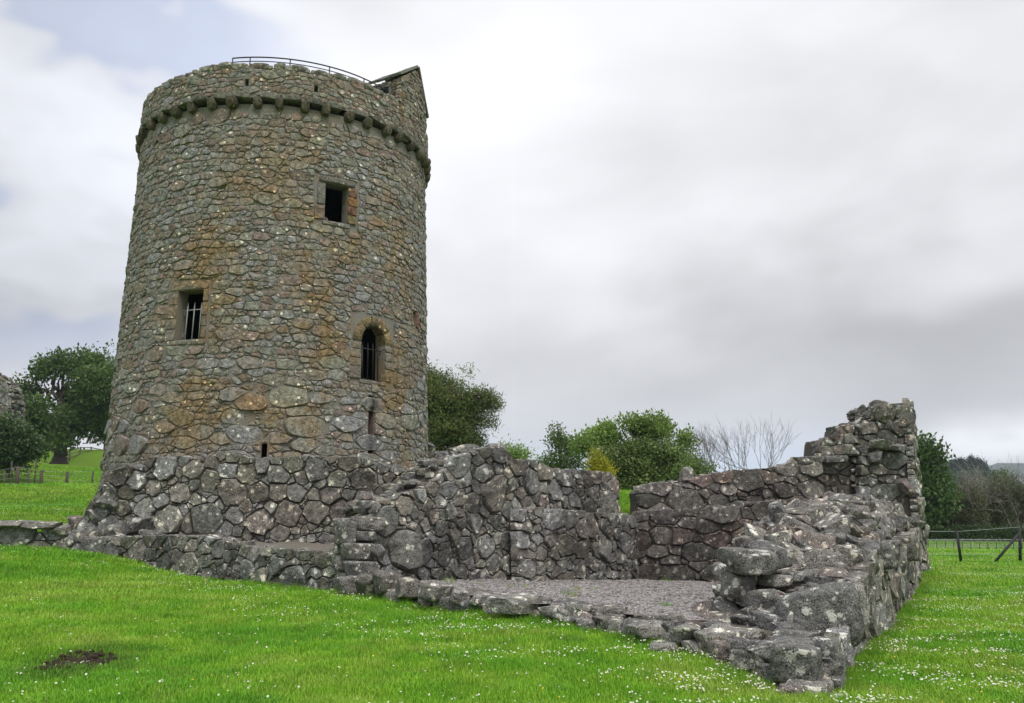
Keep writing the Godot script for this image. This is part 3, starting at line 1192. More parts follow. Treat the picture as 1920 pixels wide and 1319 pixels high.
func build_tower() -> void:
	var t := thing("round_tower", "tall round rubble stone tower with corbelled parapet and gabled cap house", "tower", Vector3(TOWER.x, ground(TOWER.x, TOWER.y), TOWER.y))
	var f := {"cyl": true, "k": 4.35, "r": -1.0}
	var fp := {"cyl": true, "k": 4.35, "r": 4.24}
	var k := 4.35
	var stain := tower_stain_and_shade
	var mortar := vtone(0.325, 0.26, 0.235)
	# openings: left window, arched window, upper window, slits
	var left := Rect2(-0.625 * k, 6.02, 0.172 * k, 1.28)
	var arch := Rect2(0.492 * k, 5.2, 0.186 * k, 1.47)
	var upper := Rect2(0.228 * k, 9.3, 0.15 * k, 1.05)
	var slit := Rect2(-0.066 * k, 3.06, 0.03 * k, 0.38)
	var red := Rect2(0.985 * k, 7.03, 0.05 * k, 0.42)
	var high_slit := Rect2(0.976 * k, 10.35, 0.03 * k, 0.36)
	var chute := Rect2(0.55 * k, 3.3, 0.17, 1.5)
	shell(t, "wall", f, -0.4, 12.35, 0.36, [left, arch, upper, slit, red, high_slit, chute], mortar, 0.03, stain)
	disc(t, "floor_slab", f, 4.7, 0.2, 0.35)
	disc(t, "floor_slab", f, 8.6, 0.2, 0.35)
	disc(t, "roof_slab", f, 12.42, 0.25, 0.2)
	# surrounds: the packed rubble keeps clear of these
	var j := 0.30
	var holes := [
		Rect2(left.position.x - j, left.position.y - 0.14, left.size.x + j * 1.7, left.size.y + 0.42),
		Rect2(arch.position.x - 0.32, arch.position.y - 0.05, arch.size.x + 0.64, arch.size.y + 0.36),
		Rect2(upper.position.x - 0.3, upper.position.y - 0.13, upper.size.x + 0.62, upper.size.y + 0.32),
		Rect2(slit.position.x - 0.02, slit.position.y, slit.size.x + 0.04, slit.size.y + 0.02),
		Rect2(red.position.x - 0.12, red.position.y - 0.1, red.size.x + 0.3, red.size.y + 0.2),
		Rect2(chute.position.x - 0.01, chute.position.y, chute.size.x + 0.02, chute.size.y),
		Rect2(high_slit.position.x, high_slit.position.y, high_slit.size.x, high_slit.size.y),
	]
	var lim := 2.05 * k
	var outline := PackedVector2Array([Vector2(-lim, 0.9), Vector2(lim, 0.9), Vector2(lim, 12.2), Vector2(-lim, 12.2)])
	var seeds := []
	for s: Vector3 in [Vector3(-0.203, 4.064, 0.286), Vector3(0.062, 4.591, 0.398), Vector3(0.171, 3.888, 0.395), Vector3(-0.281, 3.56, 0.218), Vector3(0.016, 3.577, 0.22), Vector3(-0.841, 3.455, 0.348), Vector3(0.166, 3.429, 0.261), Vector3(-0.119, 9.724, 0.248), Vector3(-0.734, 11.773, 0.255), Vector3(-0.463, 12.008, 0.263), Vector3(-0.889, 11.731, 0.23), Vector3(-0.617, 4.265, 0.212), Vector3(-0.226, 4.623, 0.263), Vector3(-0.589, 4.589, 0.213), Vector3(-0.175, 6.091, 0.19), Vector3(0.406, 4.015, 0.297), Vector3(0.675, 4.18, 0.31), Vector3(0.588, 4.563, 0.28), Vector3(0.886, 4.563, 0.264), Vector3(-0.281, 6.155, 0.244), Vector3(0.059, 10.713, 0.194), Vector3(-0.404, 3.718, 0.259), Vector3(0.61, 4.015, 0.25), Vector3(-1.011, 3.968, 0.251), Vector3(0.226, 6.339, 0.194), Vector3(-0.494, 3.467, 0.233), Vector3(0.552, 3.583, 0.273)]:
		seeds.append(Vector3(s.x * k, s.y, s.z * 0.74))
	var cells := pack(outline, holes, [[0.25, 40, 1.0, 4.8], [0.18, 130, 1.0, 6.2], [0.14, 260, 1.0, 12.0], [0.1, 900, 1.0, 12.1], [0.072, 4200, 1.0, 12.1], [0.05, 14000, 1.0, 12.1], [0.034, 24000, 1.0, 12.1]], 1.95, seeds, 0.185, 0.05)
	print("tower stones ", cells.size())
	var pal := [vtone(0.356, 0.288, 0.243), vtone(0.342, 0.265, 0.221), vtone(0.346, 0.259, 0.220), vtone(0.267, 0.221, 0.193), vtone(0.453, 0.369, 0.310), vtone(0.302, 0.240, 0.201), vtone(0.392, 0.309, 0.253), vtone(0.303, 0.253, 0.218)]
	rubble(t, f, cells, {"singles": 300, "palette": pal, "vary": 0.2, "proud": 0.028, "swell": 0.085, "joint": 0.014, "jitter": 0.05, "tilt": 0.15, "bumpy": 0.1, "material": tower_mat, "stain": stain, "fine": 0.1})

	var grey := vtone(0.24, 0.225, 0.2)
	# left window: jambs, lintel, sill
	var y := left.position.y
	for h in [0.3, 0.27, 0.36, 0.35]:
		dressed(t, f, rect(left.position.x - rng.randf_range(0.2, 0.3), y, left.position.x, y + h - 0.012), -0.3, 0.03, jittered(grey, 0.12), "jamb_stone", tower_mat, stain)
		dressed(t, f, rect(left.end.x, y + 0.03, left.end.x + rng.randf_range(0.13, 0.2), y + h + 0.018), -0.3, 0.03, jittered(vtone(0.19, 0.17, 0.14), 0.12), "jamb_stone", tower_mat, stain)
		y += h
	dressed(t, f, rect(left.position.x - 0.28, left.end.y + 0.012, left.end.x + 0.14, left.end.y + 0.25), -0.3, 0.03, jittered(vtone(0.2, 0.185, 0.15), 0.1), "lintel", tower_mat, stain)
	dressed(t, f, rect(left.position.x - 0.2, left.position.y - 0.12, left.position.x + left.size.x * 0.55, left.position.y - 0.012), -0.3, 0.045, jittered(grey, 0.1), "sill", tower_mat, stain)
	dressed(t, f, rect(left.position.x + left.size.x * 0.57, left.position.y - 0.13, left.end.x + 0.15, left.position.y - 0.012), -0.3, 0.04, jittered(grey, 0.1), "sill", tower_mat, stain)
	grille(t, f, left.position.x + 0.02, left.end.x - 0.02, left.position.y + 0.01, left.position.y + 0.98, left.position.y + 0.82, -0.2, wire_mat, 3)
	# arched window: jambs, pointed ring of voussoirs, sill, grille
	y = arch.position.y
	for h in [0.33, 0.22, 0.24, 0.2]:
		dressed(t, f, rect(arch.position.x - rng.randf_range(0.25, 0.5), y, arch.position.x, y + h - 0.012), -0.3, 0.03, jittered(vtone(0.2, 0.175, 0.14), 0.16), "jamb_stone", tower_mat, stain)
		dressed(t, f, rect(arch.end.x, y + 0.04, arch.end.x + rng.randf_range(0.22, 0.4), y + h + 0.028), -0.3, 0.03, jittered(grey, 0.16), "jamb_stone", tower_mat, stain)
		y += h
	var cx := arch.position.x + arch.size.x / 2.0
	var hw := arch.size.x / 2.0
	var spring := y
	var angles := [0.0, 0.62, 1.22, 1.42, 1.75, 2.3, PI]
	for i in 6:
		var a0: float = angles[i] + 0.012
		var a1: float = angles[i + 1] - 0.012
		var piece := []
		for q in 4:
			var a := lerpf(a0, a1, q / 3.0)
			piece.append(Vector2(cx + cos(a) * hw, spring + 0.02 + sin(a) * (arch.end.y - spring)))
		for q in 4:
			var a := lerpf(a1, a0, q / 3.0)
			piece.append(Vector2(cx + cos(a) * (hw + 0.27), spring + 0.02 + sin(a) * (arch.end.y - spring + 0.24)))
		piece.reverse()
		var poly := PackedVector2Array(piece)
		if signed_area(poly) < 0.0:
			poly.reverse()
		var st := tool()
		stone(st, f, poly, [[1.0, -0.3], [0.985, 0.02], [0.92, 0.035]], jittered(vtone(0.225, 0.18, 0.105), 0.14), Vector2.ZERO, 0.008, stain)
		put(t, "voussoir", done(st), tower_mat)
	dressed(t, f, rect(arch.position.x - 0.05, arch.position.y - 0.1, arch.end.x + 0.05, arch.position.y - 0.01), -0.3, 0.03, jittered(grey, 0.1), "sill", tower_mat, stain)
	grille(t, f, arch.position.x + 0.01, arch.end.x - 0.01, arch.position.y + 0.01, arch.position.y + 1.0, arch.position.y + 0.86, -0.14, iron_mat, 4)
	# upper window: long lintel, grey left jamb, red sandstone right jamb, broken sill
	dressed(t, f, rect(upper.position.x - 0.2, upper.end.y + 0.012, upper.end.x + 0.2, upper.end.y + 0.17), -0.3, 0.07, jittered(vtone(0.2, 0.185, 0.165), 0.06), "lintel", tower_mat, stain)
	dressed(t, f, rect(upper.position.x - 0.22, upper.position.y + 0.42, upper.position.x, upper.end.y), -0.3, 0.03, vtone(0.205, 0.2, 0.18), "jamb_stone", tower_mat)
	dressed(t, f, rect(upper.position.x - 0.28, upper.position.y, upper.position.x, upper.position.y + 0.41), -0.3, 0.03, vtone(0.21, 0.165, 0.13), "jamb_stone", tower_mat, stain)
	y = upper.position.y + 0.02
	var reds := [vtone(0.2, 0.16, 0.09), vtone(0.2, 0.11, 0.08), vtone(0.24, 0.14, 0.07), vtone(0.2, 0.125, 0.09)]
	for i in 4:
		dressed(t, f, rect(upper.end.x, y, upper.end.x + rng.randf_range(0.22, 0.3), y + 0.245), -0.3, 0.04, reds[i], "red_jamb_stone", tower_mat)
		y += 0.257
	dressed(t, f, rect(upper.position.x - 0.06, upper.position.y - 0.12, upper.position.x + upper.size.x * 0.5, upper.position.y - 0.01), -0.3, 0.05, jittered(grey, 0.1), "sill", tower_mat, stain)
	dressed(t, f, rect(upper.position.x + upper.size.x * 0.52, upper.position.y - 0.12, upper.end.x + 0.06, upper.position.y - 0.01), -0.3, 0.06, vtone(0.3, 0.29, 0.26), "sill", tower_mat)
	boulder(t, at(f, upper.position.x + 0.04, upper.position.y + 0.08, -0.25), Vector3(0.12, 0.1, 0.12))
	# red sandstone slit
	dressed(t, f, rect(red.position.x - 0.1, red.position.y - 0.02, red.position.x, red.end.y + 0.02), -0.3, 0.03, vtone(0.24, 0.17, 0.13), "jamb_stone", tower_mat)
	dressed(t, f, rect(red.end.x, red.position.y - 0.02, red.end.x + 0.17, red.end.y + 0.02), -0.3, 0.04, vtone(0.23, 0.12, 0.095), "red_jamb_stone", tower_mat)
	dressed(t, f, rect(red.position.x - 0.1, red.end.y + 0.03, red.end.x + 0.17, red.end.y + 0.1), -0.3, 0.04, grey, "lintel", tower_mat)

	# parapet: corbels, slabs, rubble ring, cope stones
	for i in 44:
		var a := -PI + TAU * (i + 0.5) / 44.0 + rng.randf_range(-0.012, 0.012)
		if absf(a) > 2.1:
			continue
		var w := rng.randf_range(0.10, 0.145)
		var pr := rng.randf_range(0.17, 0.26)
		var st := tool()
		var cor := PackedVector2Array()
		for q in 10:
			var b := TAU * q / 10.0
			cor.append(Vector2(a * k + signf(cos(b)) * pow(absf(cos(b)), 0.6) * w, 12.34 + signf(sin(b)) * pow(absf(sin(b)), 0.6) * 0.14))
		stone(st, f, cor, [[1.0, -0.3], [1.0, pr - 0.07], [0.86, pr - 0.015], [0.5, pr]], jittered(vtone(0.13, 0.118, 0.085), 0.2), Vector2(0, 0.25), 0.03, no_stain)
		put(t, "corbel", done(st), tower_mat)
		# slab bridging to the next corbel
		var c0 := a * k + rng.randf_range(-0.02, 0.1)
		var c1 := c0 + rng.randf_range(0.42, 0.6)
		var up := rng.randf_range(-0.03, 0.05)
		dressed(t, f, [Vector2(c0, 12.46 + up), Vector2(c1, 12.45 - up), Vector2(c1 - 0.05, 12.58), Vector2((c0 + c1) / 2.0, 12.63 + up), Vector2(c0 + 0.05, 12.6)], -0.3, rng.randf_range(0.15, 0.2), jittered(vtone(0.15, 0.15, 0.125), 0.22), "corbel_slab", tower_mat)
	var gun_a := Rect2(-0.295 * k, 12.82, 0.11, 0.2)
	var gun_b := Rect2(0.128 * k, 12.83, 0.11, 0.2)
	shell(t, "parapet_wall", fp, 12.5, 13.36, 0.5, [gun_a, gun_b], mortar, 0.02, stain)
	var pout := PackedVector2Array([Vector2(-lim, 12.58), Vector2(lim, 12.58), Vector2(lim, 13.42), Vector2(1.25 * k, 13.42), Vector2(1.24 * k, 13.9), Vector2(1.0 * k, 14.92), Vector2(0.79 * k, 14.22), Vector2(0.775 * k, 13.42), Vector2(-0.65 * k, 13.45), Vector2(-0.66 * k, 13.36), Vector2(-lim, 13.36)])
	var pcells := pack(pout, [gun_a.grow(0.02), gun_b.grow(0.02)], [[0.12, 60, 12.6, 15.0], [0.095, 300, 12.6, 15.0], [0.07, 1500, 12.6, 15.0], [0.05, 4000, 12.6, 15.0], [0.035, 6000, 12.6, 15.0]], 2.0, [], 0.13, 0.04)
	rubble(t, fp, pcells, {"singles": 1, "palette": [vtone(0.321, 0.262, 0.226), vtone(0.319, 0.245, 0.206), vtone(0.267, 0.222, 0.195), vtone(0.339, 0.261, 0.211), vtone(0.293, 0.241, 0.203)], "vary": 0.2, "proud": 0.022, "swell": 0.1, "joint": 0.012, "tilt": 0.15, "material": tower_mat, "stain": stain})
	# cope stones on the rim
	var cope := tool()
	var a2 := -2.0
	while a2 < 2.0:
		var wd := rng.randf_range(0.14, 0.3)
		if a2 < 0.7 or a2 > 1.27:
			var top := (13.52 if a2 > -0.65 else 13.42) + rng.randf_range(-0.05, 0.03)
			var cp := []
			for q in 9:
				var b := TAU * q / 9.0
				cp.append(Vector2(a2 * k + wd + signf(cos(b)) * pow(absf(cos(b)), 0.6) * wd, top - 0.09 + signf(sin(b)) * pow(absf(sin(b)), 0.7) * 0.1))
			var st := tool()
			stone(st, fp, PackedVector2Array(cp), [[0.8, -0.5], [1.0, -0.4], [1.0, -0.03], [0.7, 0.03]], jittered(vtone(0.2, 0.2, 0.17), 0.2), Vector2.ZERO, 0.03, no_stain)
			put(t, "cope_stone", done(st), tower_mat)
		a2 += wd * 2.0 / k + rng.randf_range(0.0, 0.035)
	# the cap house: gable wall on the parapet, side wall with a small window, stone slabs for a roof
	build_cap_house(t, fp, mortar)
	# handrail round the wall walk
	var rail := tool()
	var fr := {"cyl": true, "k": 4.35, "r": 3.8}
	var rh := tool()
	var n := 26
	for i in n:
		var a := lerpf(-0.44, 0.86, float(i) / n)
		var b := lerpf(-0.44, 0.86, float(i + 1) / n)
		rod(rail, at(fr, a * k, 13.9, 0), at(fr, b * k, 13.9, 0), 0.02, 0.02, 5)
		rod(rh, at(fr, a * k, 13.78, 0), at(fr, b * k, 13.78, 0), 0.014, 0.014, 5)
	var hr := put(t, "handrail", done(rail), iron_mat)
	put(hr, "lower_rail", done(rh), iron_mat).position = Vector3.ZERO
	for a in [-0.44, -0.31, -0.03, 0.25, 0.53, 0.86]:
		var post := tool()
		rod(post, at(fr, a * k, 12.4, 0.0), at(fr, a * k, 13.9, 0.0), 0.018, 0.018, 5)
		put(hr, "rail_post", done(post), iron_mat).position = Vector3.ZERO


func build_cap_house(t: Node3D, fp: Dictionary, mortar: Color) -> void:
	var k := 4.35
	# core of the gable
	core(t, fp, PackedVector2Array([Vector2(0.78 * k, 12.6), Vector2(1.25 * k, 12.6), Vector2(1.24 * k, 13.88), Vector2(1.0 * k, 14.9), Vector2(0.79 * k, 14.2)]), 0.45, mortar, 0.03, -0.01)
	# side wall towards the wall walk
	var e := at(fp, 0.79 * k, 0, 0.0)
	var inward := Vector3(TOWER.x - e.x, 0, TOWER.y - e.z).normalized()
	var q := e + inward * 1.05
	var sf := plane_face(Vector2(q.x, q.z), Vector2(e.x, e.z))
	var l: float = sf.len
	core(t, sf, PackedVector2Array([Vector2(0, 12.4), Vector2(0.25, 12.4), Vector2(0.25, 14.22), Vector2(0, 14.22)]), 0.4, mortar, 0.0, -0.02)
	core(t, sf, PackedVector2Array([Vector2(0.25, 12.4), Vector2(0.62, 12.4), Vector2(0.62, 13.62), Vector2(0.25, 13.62)]), 0.4, mortar, 0.0, -0.02)
	core(t, sf, PackedVector2Array([Vector2(0.62, 12.4), Vector2(l, 12.4), Vector2(l, 14.22), Vector2(0.62, 14.22)]), 0.4, mortar, 0.0, -0.02)
	core(t, sf, PackedVector2Array([Vector2(0.25, 14.05), Vector2(0.62, 14.05), Vector2(0.62, 14.22), Vector2(0.25, 14.22)]), 0.4, mortar, 0.0, -0.02)
	var cells := pack(PackedVector2Array([Vector2(0, 12.6), Vector2(l, 12.6), Vector2(l, 14.2), Vector2(0, 14.2)]), [Rect2(0.17, 13.55, 0.53, 0.6)], [[0.1, 200, 12.0, 15.0], [0.07, 400, 12.0, 15.0], [0.045, 500, 12.0, 15.0]], 1.8)
	rubble(t, sf, cells, {"singles": 0, "palette": [vtone(0.2, 0.17, 0.13), vtone(0.17, 0.16, 0.145), vtone(0.22, 0.17, 0.11)], "material": tower_mat, "joint": 0.01, "fine": 0.2})
	for b in [[0.17, 13.6, 0.25, 14.06], [0.62, 13.6, 0.7, 14.06], [0.17, 14.06, 0.7, 14.14]]:
		dressed(t, sf, rect(b[0], b[1], b[2], b[3]), -0.2, 0.03, vtone(0.2, 0.2, 0.19), "window_frame", tower_mat)
	var bar := tool()
	rod(bar, at(sf, 0.43, 13.6, -0.12), at(sf, 0.43, 14.06, -0.12), 0.03, 0.03, 4)
	put(t, "window_bar", done(bar), wood_mat)
	# back wall of the house and its far side
	var bk := plane_face(Vector2(q.x, q.z), Vector2(q.x, q.z) + Vector2(-inward.z, inward.x) * 1.95)
	core(t, bk, PackedVector2Array([Vector2(0, 12.4), Vector2(1.95, 12.4), Vector2(1.95, 13.9), Vector2(0.95, 14.85), Vector2(0, 14.2)]), 0.3, mortar, 0.0, 0.0)
	# roof slabs from the ridge down either side, on purlin lines that run inward
	var apex := at(fp, 1.0 * k, 14.97, 0.06)
	var eave := at(fp, 0.77 * k, 14.24, 0.07)
	var eave_far := at(fp, 1.26 * k, 13.86, 0.07)
	var green := [vtone(0.2, 0.21, 0.18), vtone(0.18, 0.195, 0.165), vtone(0.23, 0.235, 0.205)]
	for side in 2:
		var low := eave if side == 0 else eave_far
		for i in 3:
			var s0 := i * 0.42
			var s1 := s0 + 0.45
			var lift := Vector3.UP * (0.05 if i == 0 else 0.012 * i)
			var quad := [low + inward * s0 + lift, low + inward * s1 + lift, apex + inward * s1 + lift, apex + inward * s0 + lift]
			var up: Vector3 = (quad[1] - quad[0]).cross(quad[3] - quad[0]).normalized()
			if up.y < 0.0:
				up = -up
			var st := tool()
			st.set_smooth_group(-1)
			st.set_color(jittered(green[i], 0.08))
			var top := []
			for p: Vector3 in quad:
				top.append(p + up * 0.07)
			for idx in [[top[0], top[1], top[2], top[3]], [quad[0], quad[3], quad[2], quad[1]], [quad[0], quad[1], top[1], top[0]], [quad[1], quad[2], top[2], top[1]], [quad[2], quad[3], top[3], top[2]], [quad[3], quad[0], top[0], top[3]]]:
				for w in ([0, 1, 2, 0, 2, 3] if side == 1 else [0, 2, 1, 0, 3, 2]):
					st.add_vertex(idx[w])
			put(t, "roof_slab", done(st), tower_mat)


func ruin_palette() -> Array:
	return [vtone(0.246, 0.244, 0.223), vtone(0.278, 0.268, 0.242), vtone(0.191, 0.191, 0.183), vtone(0.266, 0.237, 0.212), vtone(0.333, 0.324, 0.288), vtone(0.222, 0.210, 0.181), vtone(0.246, 0.224, 0.201)]


func ruin_stain(col: Color, g: Vector3, _p: Vector2) -> Color:
	# black crust and damp in streaks
	var k := noise.get_noise_3d(g.x * 9.0, g.y * 5.0, g.z * 9.0) + 0.5 * noise.get_noise_3d(g.x * 40.0, g.y * 30.0, g.z * 40.0)
	return col.lerp(Color(0.19, 0.185, 0.18), clampf(k * 1.5, 0.0, 0.6))


func ruin_wall(parent: Node3D, f: Dictionary, outline: PackedVector2Array, o: Dictionary, seeds := []) -> void:
	var s: float = o.get("size", 0.19)
	var lv := [[s * 1.7, 14 * o.get("n", 1.0), -9.0, 99.0], [s * 1.3, 60 * o.get("n", 1.0), -9.0, 99.0], [s, 260 * o.get("n", 1.0), -9.0, 99.0], [s * 0.72, 700 * o.get("n", 1.0), -9.0, 99.0], [s * 0.48, 1700 * o.get("n", 1.0), -9.0, 99.0], [s * 0.28, 6000 * o.get("n", 1.0), -9.0, 99.0]]
	var cells := pack(outline, o.get("holes", []), lv, o.get("aspect", 1.2), seeds, o.get("course", 0.0), o.get("warp", 0.08))
	rubble(parent, f, cells, {"singles": o.get("singles", 140), "palette": o.get("palette", ruin_palette()), "vary": 0.25, "proud": 0.03, "swell": o.get("swell", 0.13), "joint": o.get("joint", 0.014), "jitter": 0.1, "tilt": 0.24, "bumpy": 0.2, "material": stone_mat, "stain": ruin_stain, "fine": 0.06})
	core(parent, f, outline, o.get("back", 0.8), vtone(0.135, 0.12, 0.105), o.get("shrink", 0.1), -0.02)


func build_walls() -> void:
	var dark := vtone(0.115, 0.103, 0.09)
	# ---- the footing in front of the tower: an upper face, a ledge and a low terrace wall
	var w := thing("footing_wall", "broad ruined rubble wall at the foot of the round tower with a lower terrace", "stone wall", Vector3(-6.592, 1.333, -20.6))
	var f := plane_face(Vector2(-9.762, -20.1), Vector2(-1.857, -19))
	ruin_wall(w, f, PackedVector2Array([Vector2(-0.399, 0.688), Vector2(-0.259, 1.22), Vector2(0.074, 1.817), Vector2(0.323, 2.358), Vector2(0.512, 2.72), Vector2(0.968, 2.777), Vector2(1.604, 2.99), Vector2(2.121, 3.034), Vector2(2.642, 2.98), Vector2(3.273, 3.118), Vector2(3.918, 2.968), Vector2(4.547, 2.962), Vector2(5.169, 3.003), Vector2(6.035, 2.971), Vector2(6.647, 2.942), Vector2(7.259, 2.703), Vector2(7.977, 2.663), Vector2(8.69, 2.485), Vector2(8.714, 0.525), Vector2(-0.374, 0.454)]), {"size": 0.22, "back": 2.2, "singles": 170, "aspect": 1.1, "n": 1.3}, [Vector3(2.957, 1.637, 0.376), Vector3(2.056, 1.602, 0.354), Vector3(2.595, 2.74, 0.229), Vector3(4.177, 2.22, 0.235), Vector3(4.624, 2.253, 0.235), Vector3(3.619, 1.718, 0.234), Vector3(4.252, 1.579, 0.302), Vector3(4.885, 1.752, 0.302), Vector3(5.496, 1.809, 0.278), Vector3(6.031, 1.831, 0.277), Vector3(3.426, 2.734, 0.239), Vector3(4.241, 2.834, 0.214), Vector3(5.931, 2.503, 0.234), Vector3(5.456, 2.156, 0.186), Vector3(0.953, 2.234, 0.193), Vector3(1.472, 1.519, 0.213), Vector3(0.634, 1.459, 0.285)])
	cap_stones(w, f, PackedVector2Array([Vector2(0.45, 2.684), Vector2(0.968, 2.777), Vector2(1.605, 2.978), Vector2(2.123, 3.009), Vector2(2.643, 2.956), Vector2(3.275, 3.082), Vector2(3.919, 2.944), Vector2(4.549, 2.926), Vector2(5.17, 2.98), Vector2(6.036, 2.948), Vector2(6.648, 2.918), Vector2(7.259, 2.68), Vector2(7.978, 2.64), Vector2(8.69, 2.485)]), [-0.25, -0.6, -0.95], 0.13)
	for b in [[Vector3(-9.945, 1.517, -20.3), Vector2(0.225, 0.188)], [Vector3(-9.491, 1.758, -20.2), Vector2(0.249, 0.174)], [Vector3(-9.201, 2.123, -20.3), Vector2(0.426, 0.213)], [Vector3(-10.634, 1.333, -20.6), Vector2(0.178, 0.14)], [Vector3(-9.523, 1.164, -20), Vector2(0.271, 0.222)], [Vector3(-8.876, 1.341, -20), Vector2(0.247, 0.197)], [Vector3(-8.443, 1.519, -19.8), Vector2(0.318, 0.183)], [Vector3(-7.895, 1.211, -19.4), Vector2(0.263, 0.168)], [Vector3(-9.124, 2.565, -20.6), Vector2(0.28, 0.152)], [Vector3(-8.526, 2.684, -20.5), Vector2(0.304, 0.152)], [Vector3(-7.928, 2.741, -20.4), Vector2(0.277, 0.151)], [Vector3(-8.635, 2.001, -20.3), Vector2(0.25, 0.138)], [Vector3(-9.279, 0.991, -19.9), Vector2(0.295, 0.123)], [Vector3(-8.177, 1.942, -20.4), Vector2(0.327, 0.176)], [Vector3(-10.102, 1.124, -20.2), Vector2(0.199, 0.125)]]:
		boulder(w, b[0], Vector3(b[1].x, b[1].y, b[1].x * 0.9), 0.7)
	f = plane_face(Vector2(-9.731, -19.7), Vector2(-2.689, -15))
	ruin_wall(w, f, PackedVector2Array([Vector2(-0.531, 0.463), Vector2(-0.602, 1.081), Vector2(0.192, 1.231), Vector2(1.219, 1.219), Vector2(3.091, 1.282), Vector2(4.452, 1.296), Vector2(5.721, 1.114), Vector2(7.151, 1.063), Vector2(8.383, 1.051), Vector2(8.483, 0.272), Vector2(-0.415, -0.166)]), {"size": 0.2, "back": 0.6, "singles": 130, "aspect": 1.25}, [Vector3(5.83, 0.73, 0.192), Vector3(6.687, 0.811, 0.205), Vector3(3.373, 1.138, 0.147), Vector3(4.142, 1.118, 0.143), Vector3(5.12, 0.69, 0.147), Vector3(2.867, 0.94, 0.159), Vector3(3.693, 0.647, 0.154), Vector3(7.638, 0.721, 0.108), Vector3(1.842, 0.973, 0.131), Vector3(4.557, 1.074, 0.141), Vector3(6.314, 1.047, 0.104), Vector3(5.43, 0.991, 0.098), Vector3(7.356, 1.012, 0.11)])
	# the ledge between the two faces
	var ledge := tool()
	ledge.set_smooth_group(0)
	var fu := plane_face(Vector2(-9.762, -20.1), Vector2(-1.857, -19))
	var pa := PackedVector2Array([Vector2(0.2, 1.185), Vector2(2.185, 1.219), Vector2(4.459, 1.235), Vector2(5.725, 1.075), Vector2(7.153, 1.026), Vector2(8.385, 1.016)])
	var pb := PackedVector2Array([Vector2(-0.057, 1.174), Vector2(1.24, 1.224), Vector2(2.899, 1.229), Vector2(3.905, 1.162), Vector2(5.137, 1.143), Vector2(6.288, 1.124)])
	for i in pa.size() - 1:
		var q := [at(f, pa[i].x, pa[i].y, -0.02), at(f, pa[i + 1].x, pa[i + 1].y, -0.02), at(fu, pb[i + 1].x, pb[i + 1].y, 0.05), at(fu, pb[i].x, pb[i].y, 0.05)]
		var div := 6
		for a in div:
			for b in div:
				var c := []
				for e in [Vector2(a, b), Vector2(a + 1, b), Vector2(a + 1, b + 1), Vector2(a, b + 1)]:
					var p: Vector3 = q[0].lerp(q[1], e.x / div).lerp(q[3].lerp(q[2], e.x / div), e.y / div)
					p.y += 0.05 * noise.get_noise_2d(p.x * 30.0, p.z * 30.0)
					c.append(p)
				for k in [0, 3, 1, 1, 3, 2]:
					ledge.set_color(vtone(0.22, 0.2, 0.17))
					ledge.add_vertex(c[k])
	put(w, "ledge", done(ledge), mortar_mat)
	cap_stones(w, f, PackedVector2Array([Vector2(0.2, 1.185), Vector2(2.184, 1.23), Vector2(4.457, 1.255), Vector2(5.725, 1.075), Vector2(7.153, 1.026), Vector2(8.198, 1.012)]), [-0.2], 0.13, 0.02)

	# ---- the wall across from the front to the far corner of the room
	w = thing("cross_wall", "dark rubble wall of the gravel room with stepped left end and two buttresses", "stone wall", Vector3(-0.639, 0.495, -17.8))
	f = plane_face(Vector2(-2.871, -15), Vector2(2.856, -21.5))
	ruin_wall(w, f, PackedVector2Array([Vector2(0.612, 0.319), Vector2(0.54, 1.492), Vector2(0.654, 1.629), Vector2(0.716, 1.907), Vector2(0.948, 1.939), Vector2(1.259, 2.078), Vector2(1.919, 2.172), Vector2(2.302, 2.434), Vector2(2.611, 2.807), Vector2(3.365, 2.997), Vector2(3.763, 3.086), Vector2(4.208, 3.003), Vector2(4.31, 2.831), Vector2(5.04, 2.868), Vector2(5.681, 2.713), Vector2(6.556, 2.726), Vector2(7.929, 2.708), Vector2(8.168, 2.526), Vector2(8.275, 1.854), Vector2(8.812, 1.512), Vector2(8.822, -0.192)]), {"size": 0.22, "back": 0.95, "singles": 190, "aspect": 1.05, "n": 1.3}, [Vector3(1.356, 1.091, 0.397), Vector3(0.61, 1.832, 0.139), Vector3(3.448, 2.552, 0.235), Vector3(3.852, 1.602, 0.16), Vector3(3.227, 1.602, 0.207), Vector3(2.389, 0.988, 0.237), Vector3(2.934, 1.073, 0.243), Vector3(3.539, 1.111, 0.271), Vector3(-0.044, 1.628, 0.125), Vector3(0.474, 0.816, 0.161), Vector3(2.772, 2.04, 0.185), Vector3(1.926, 1.876, 0.158), Vector3(4.77, 1.967, 0.178), Vector3(5.857, 1.867, 0.186), Vector3(6.647, 2.295, 0.169), Vector3(2.281, 1.483, 0.179), Vector3(2.853, 1.581, 0.143), Vector3(1.594, 1.775, 0.145), Vector3(5.306, 2.317, 0.172), Vector3(4.343, 2.345, 0.155)])
	var low := plane_face(Vector2(-2.871, -15), Vector2(2.856, -21.5))
	low.o += low.n * 0.32
	# two buttresses along its foot, a dark gap between them
	ruin_wall(w, low, PackedVector2Array([Vector2(4.147, 0.203), Vector2(4.095, 1.795), Vector2(4.597, 1.854), Vector2(5.211, 1.827), Vector2(6.376, 1.79), Vector2(6.377, 0.074)]), {"size": 0.17, "back": 0.4, "singles": 60, "aspect": 1.5, "n": 0.7}, [Vector3(4.597, 1.689, 0.088), Vector3(4.768, 1.469, 0.099), Vector3(4.767, 1.228, 0.143), Vector3(4.477, 0.93, 0.129), Vector3(4.85, 0.648, 0.152), Vector3(5.934, 0.834, 0.102), Vector3(5.378, 0.573, 0.133)])
	low = plane_face(Vector2(-2.871, -15), Vector2(2.856, -21.5))
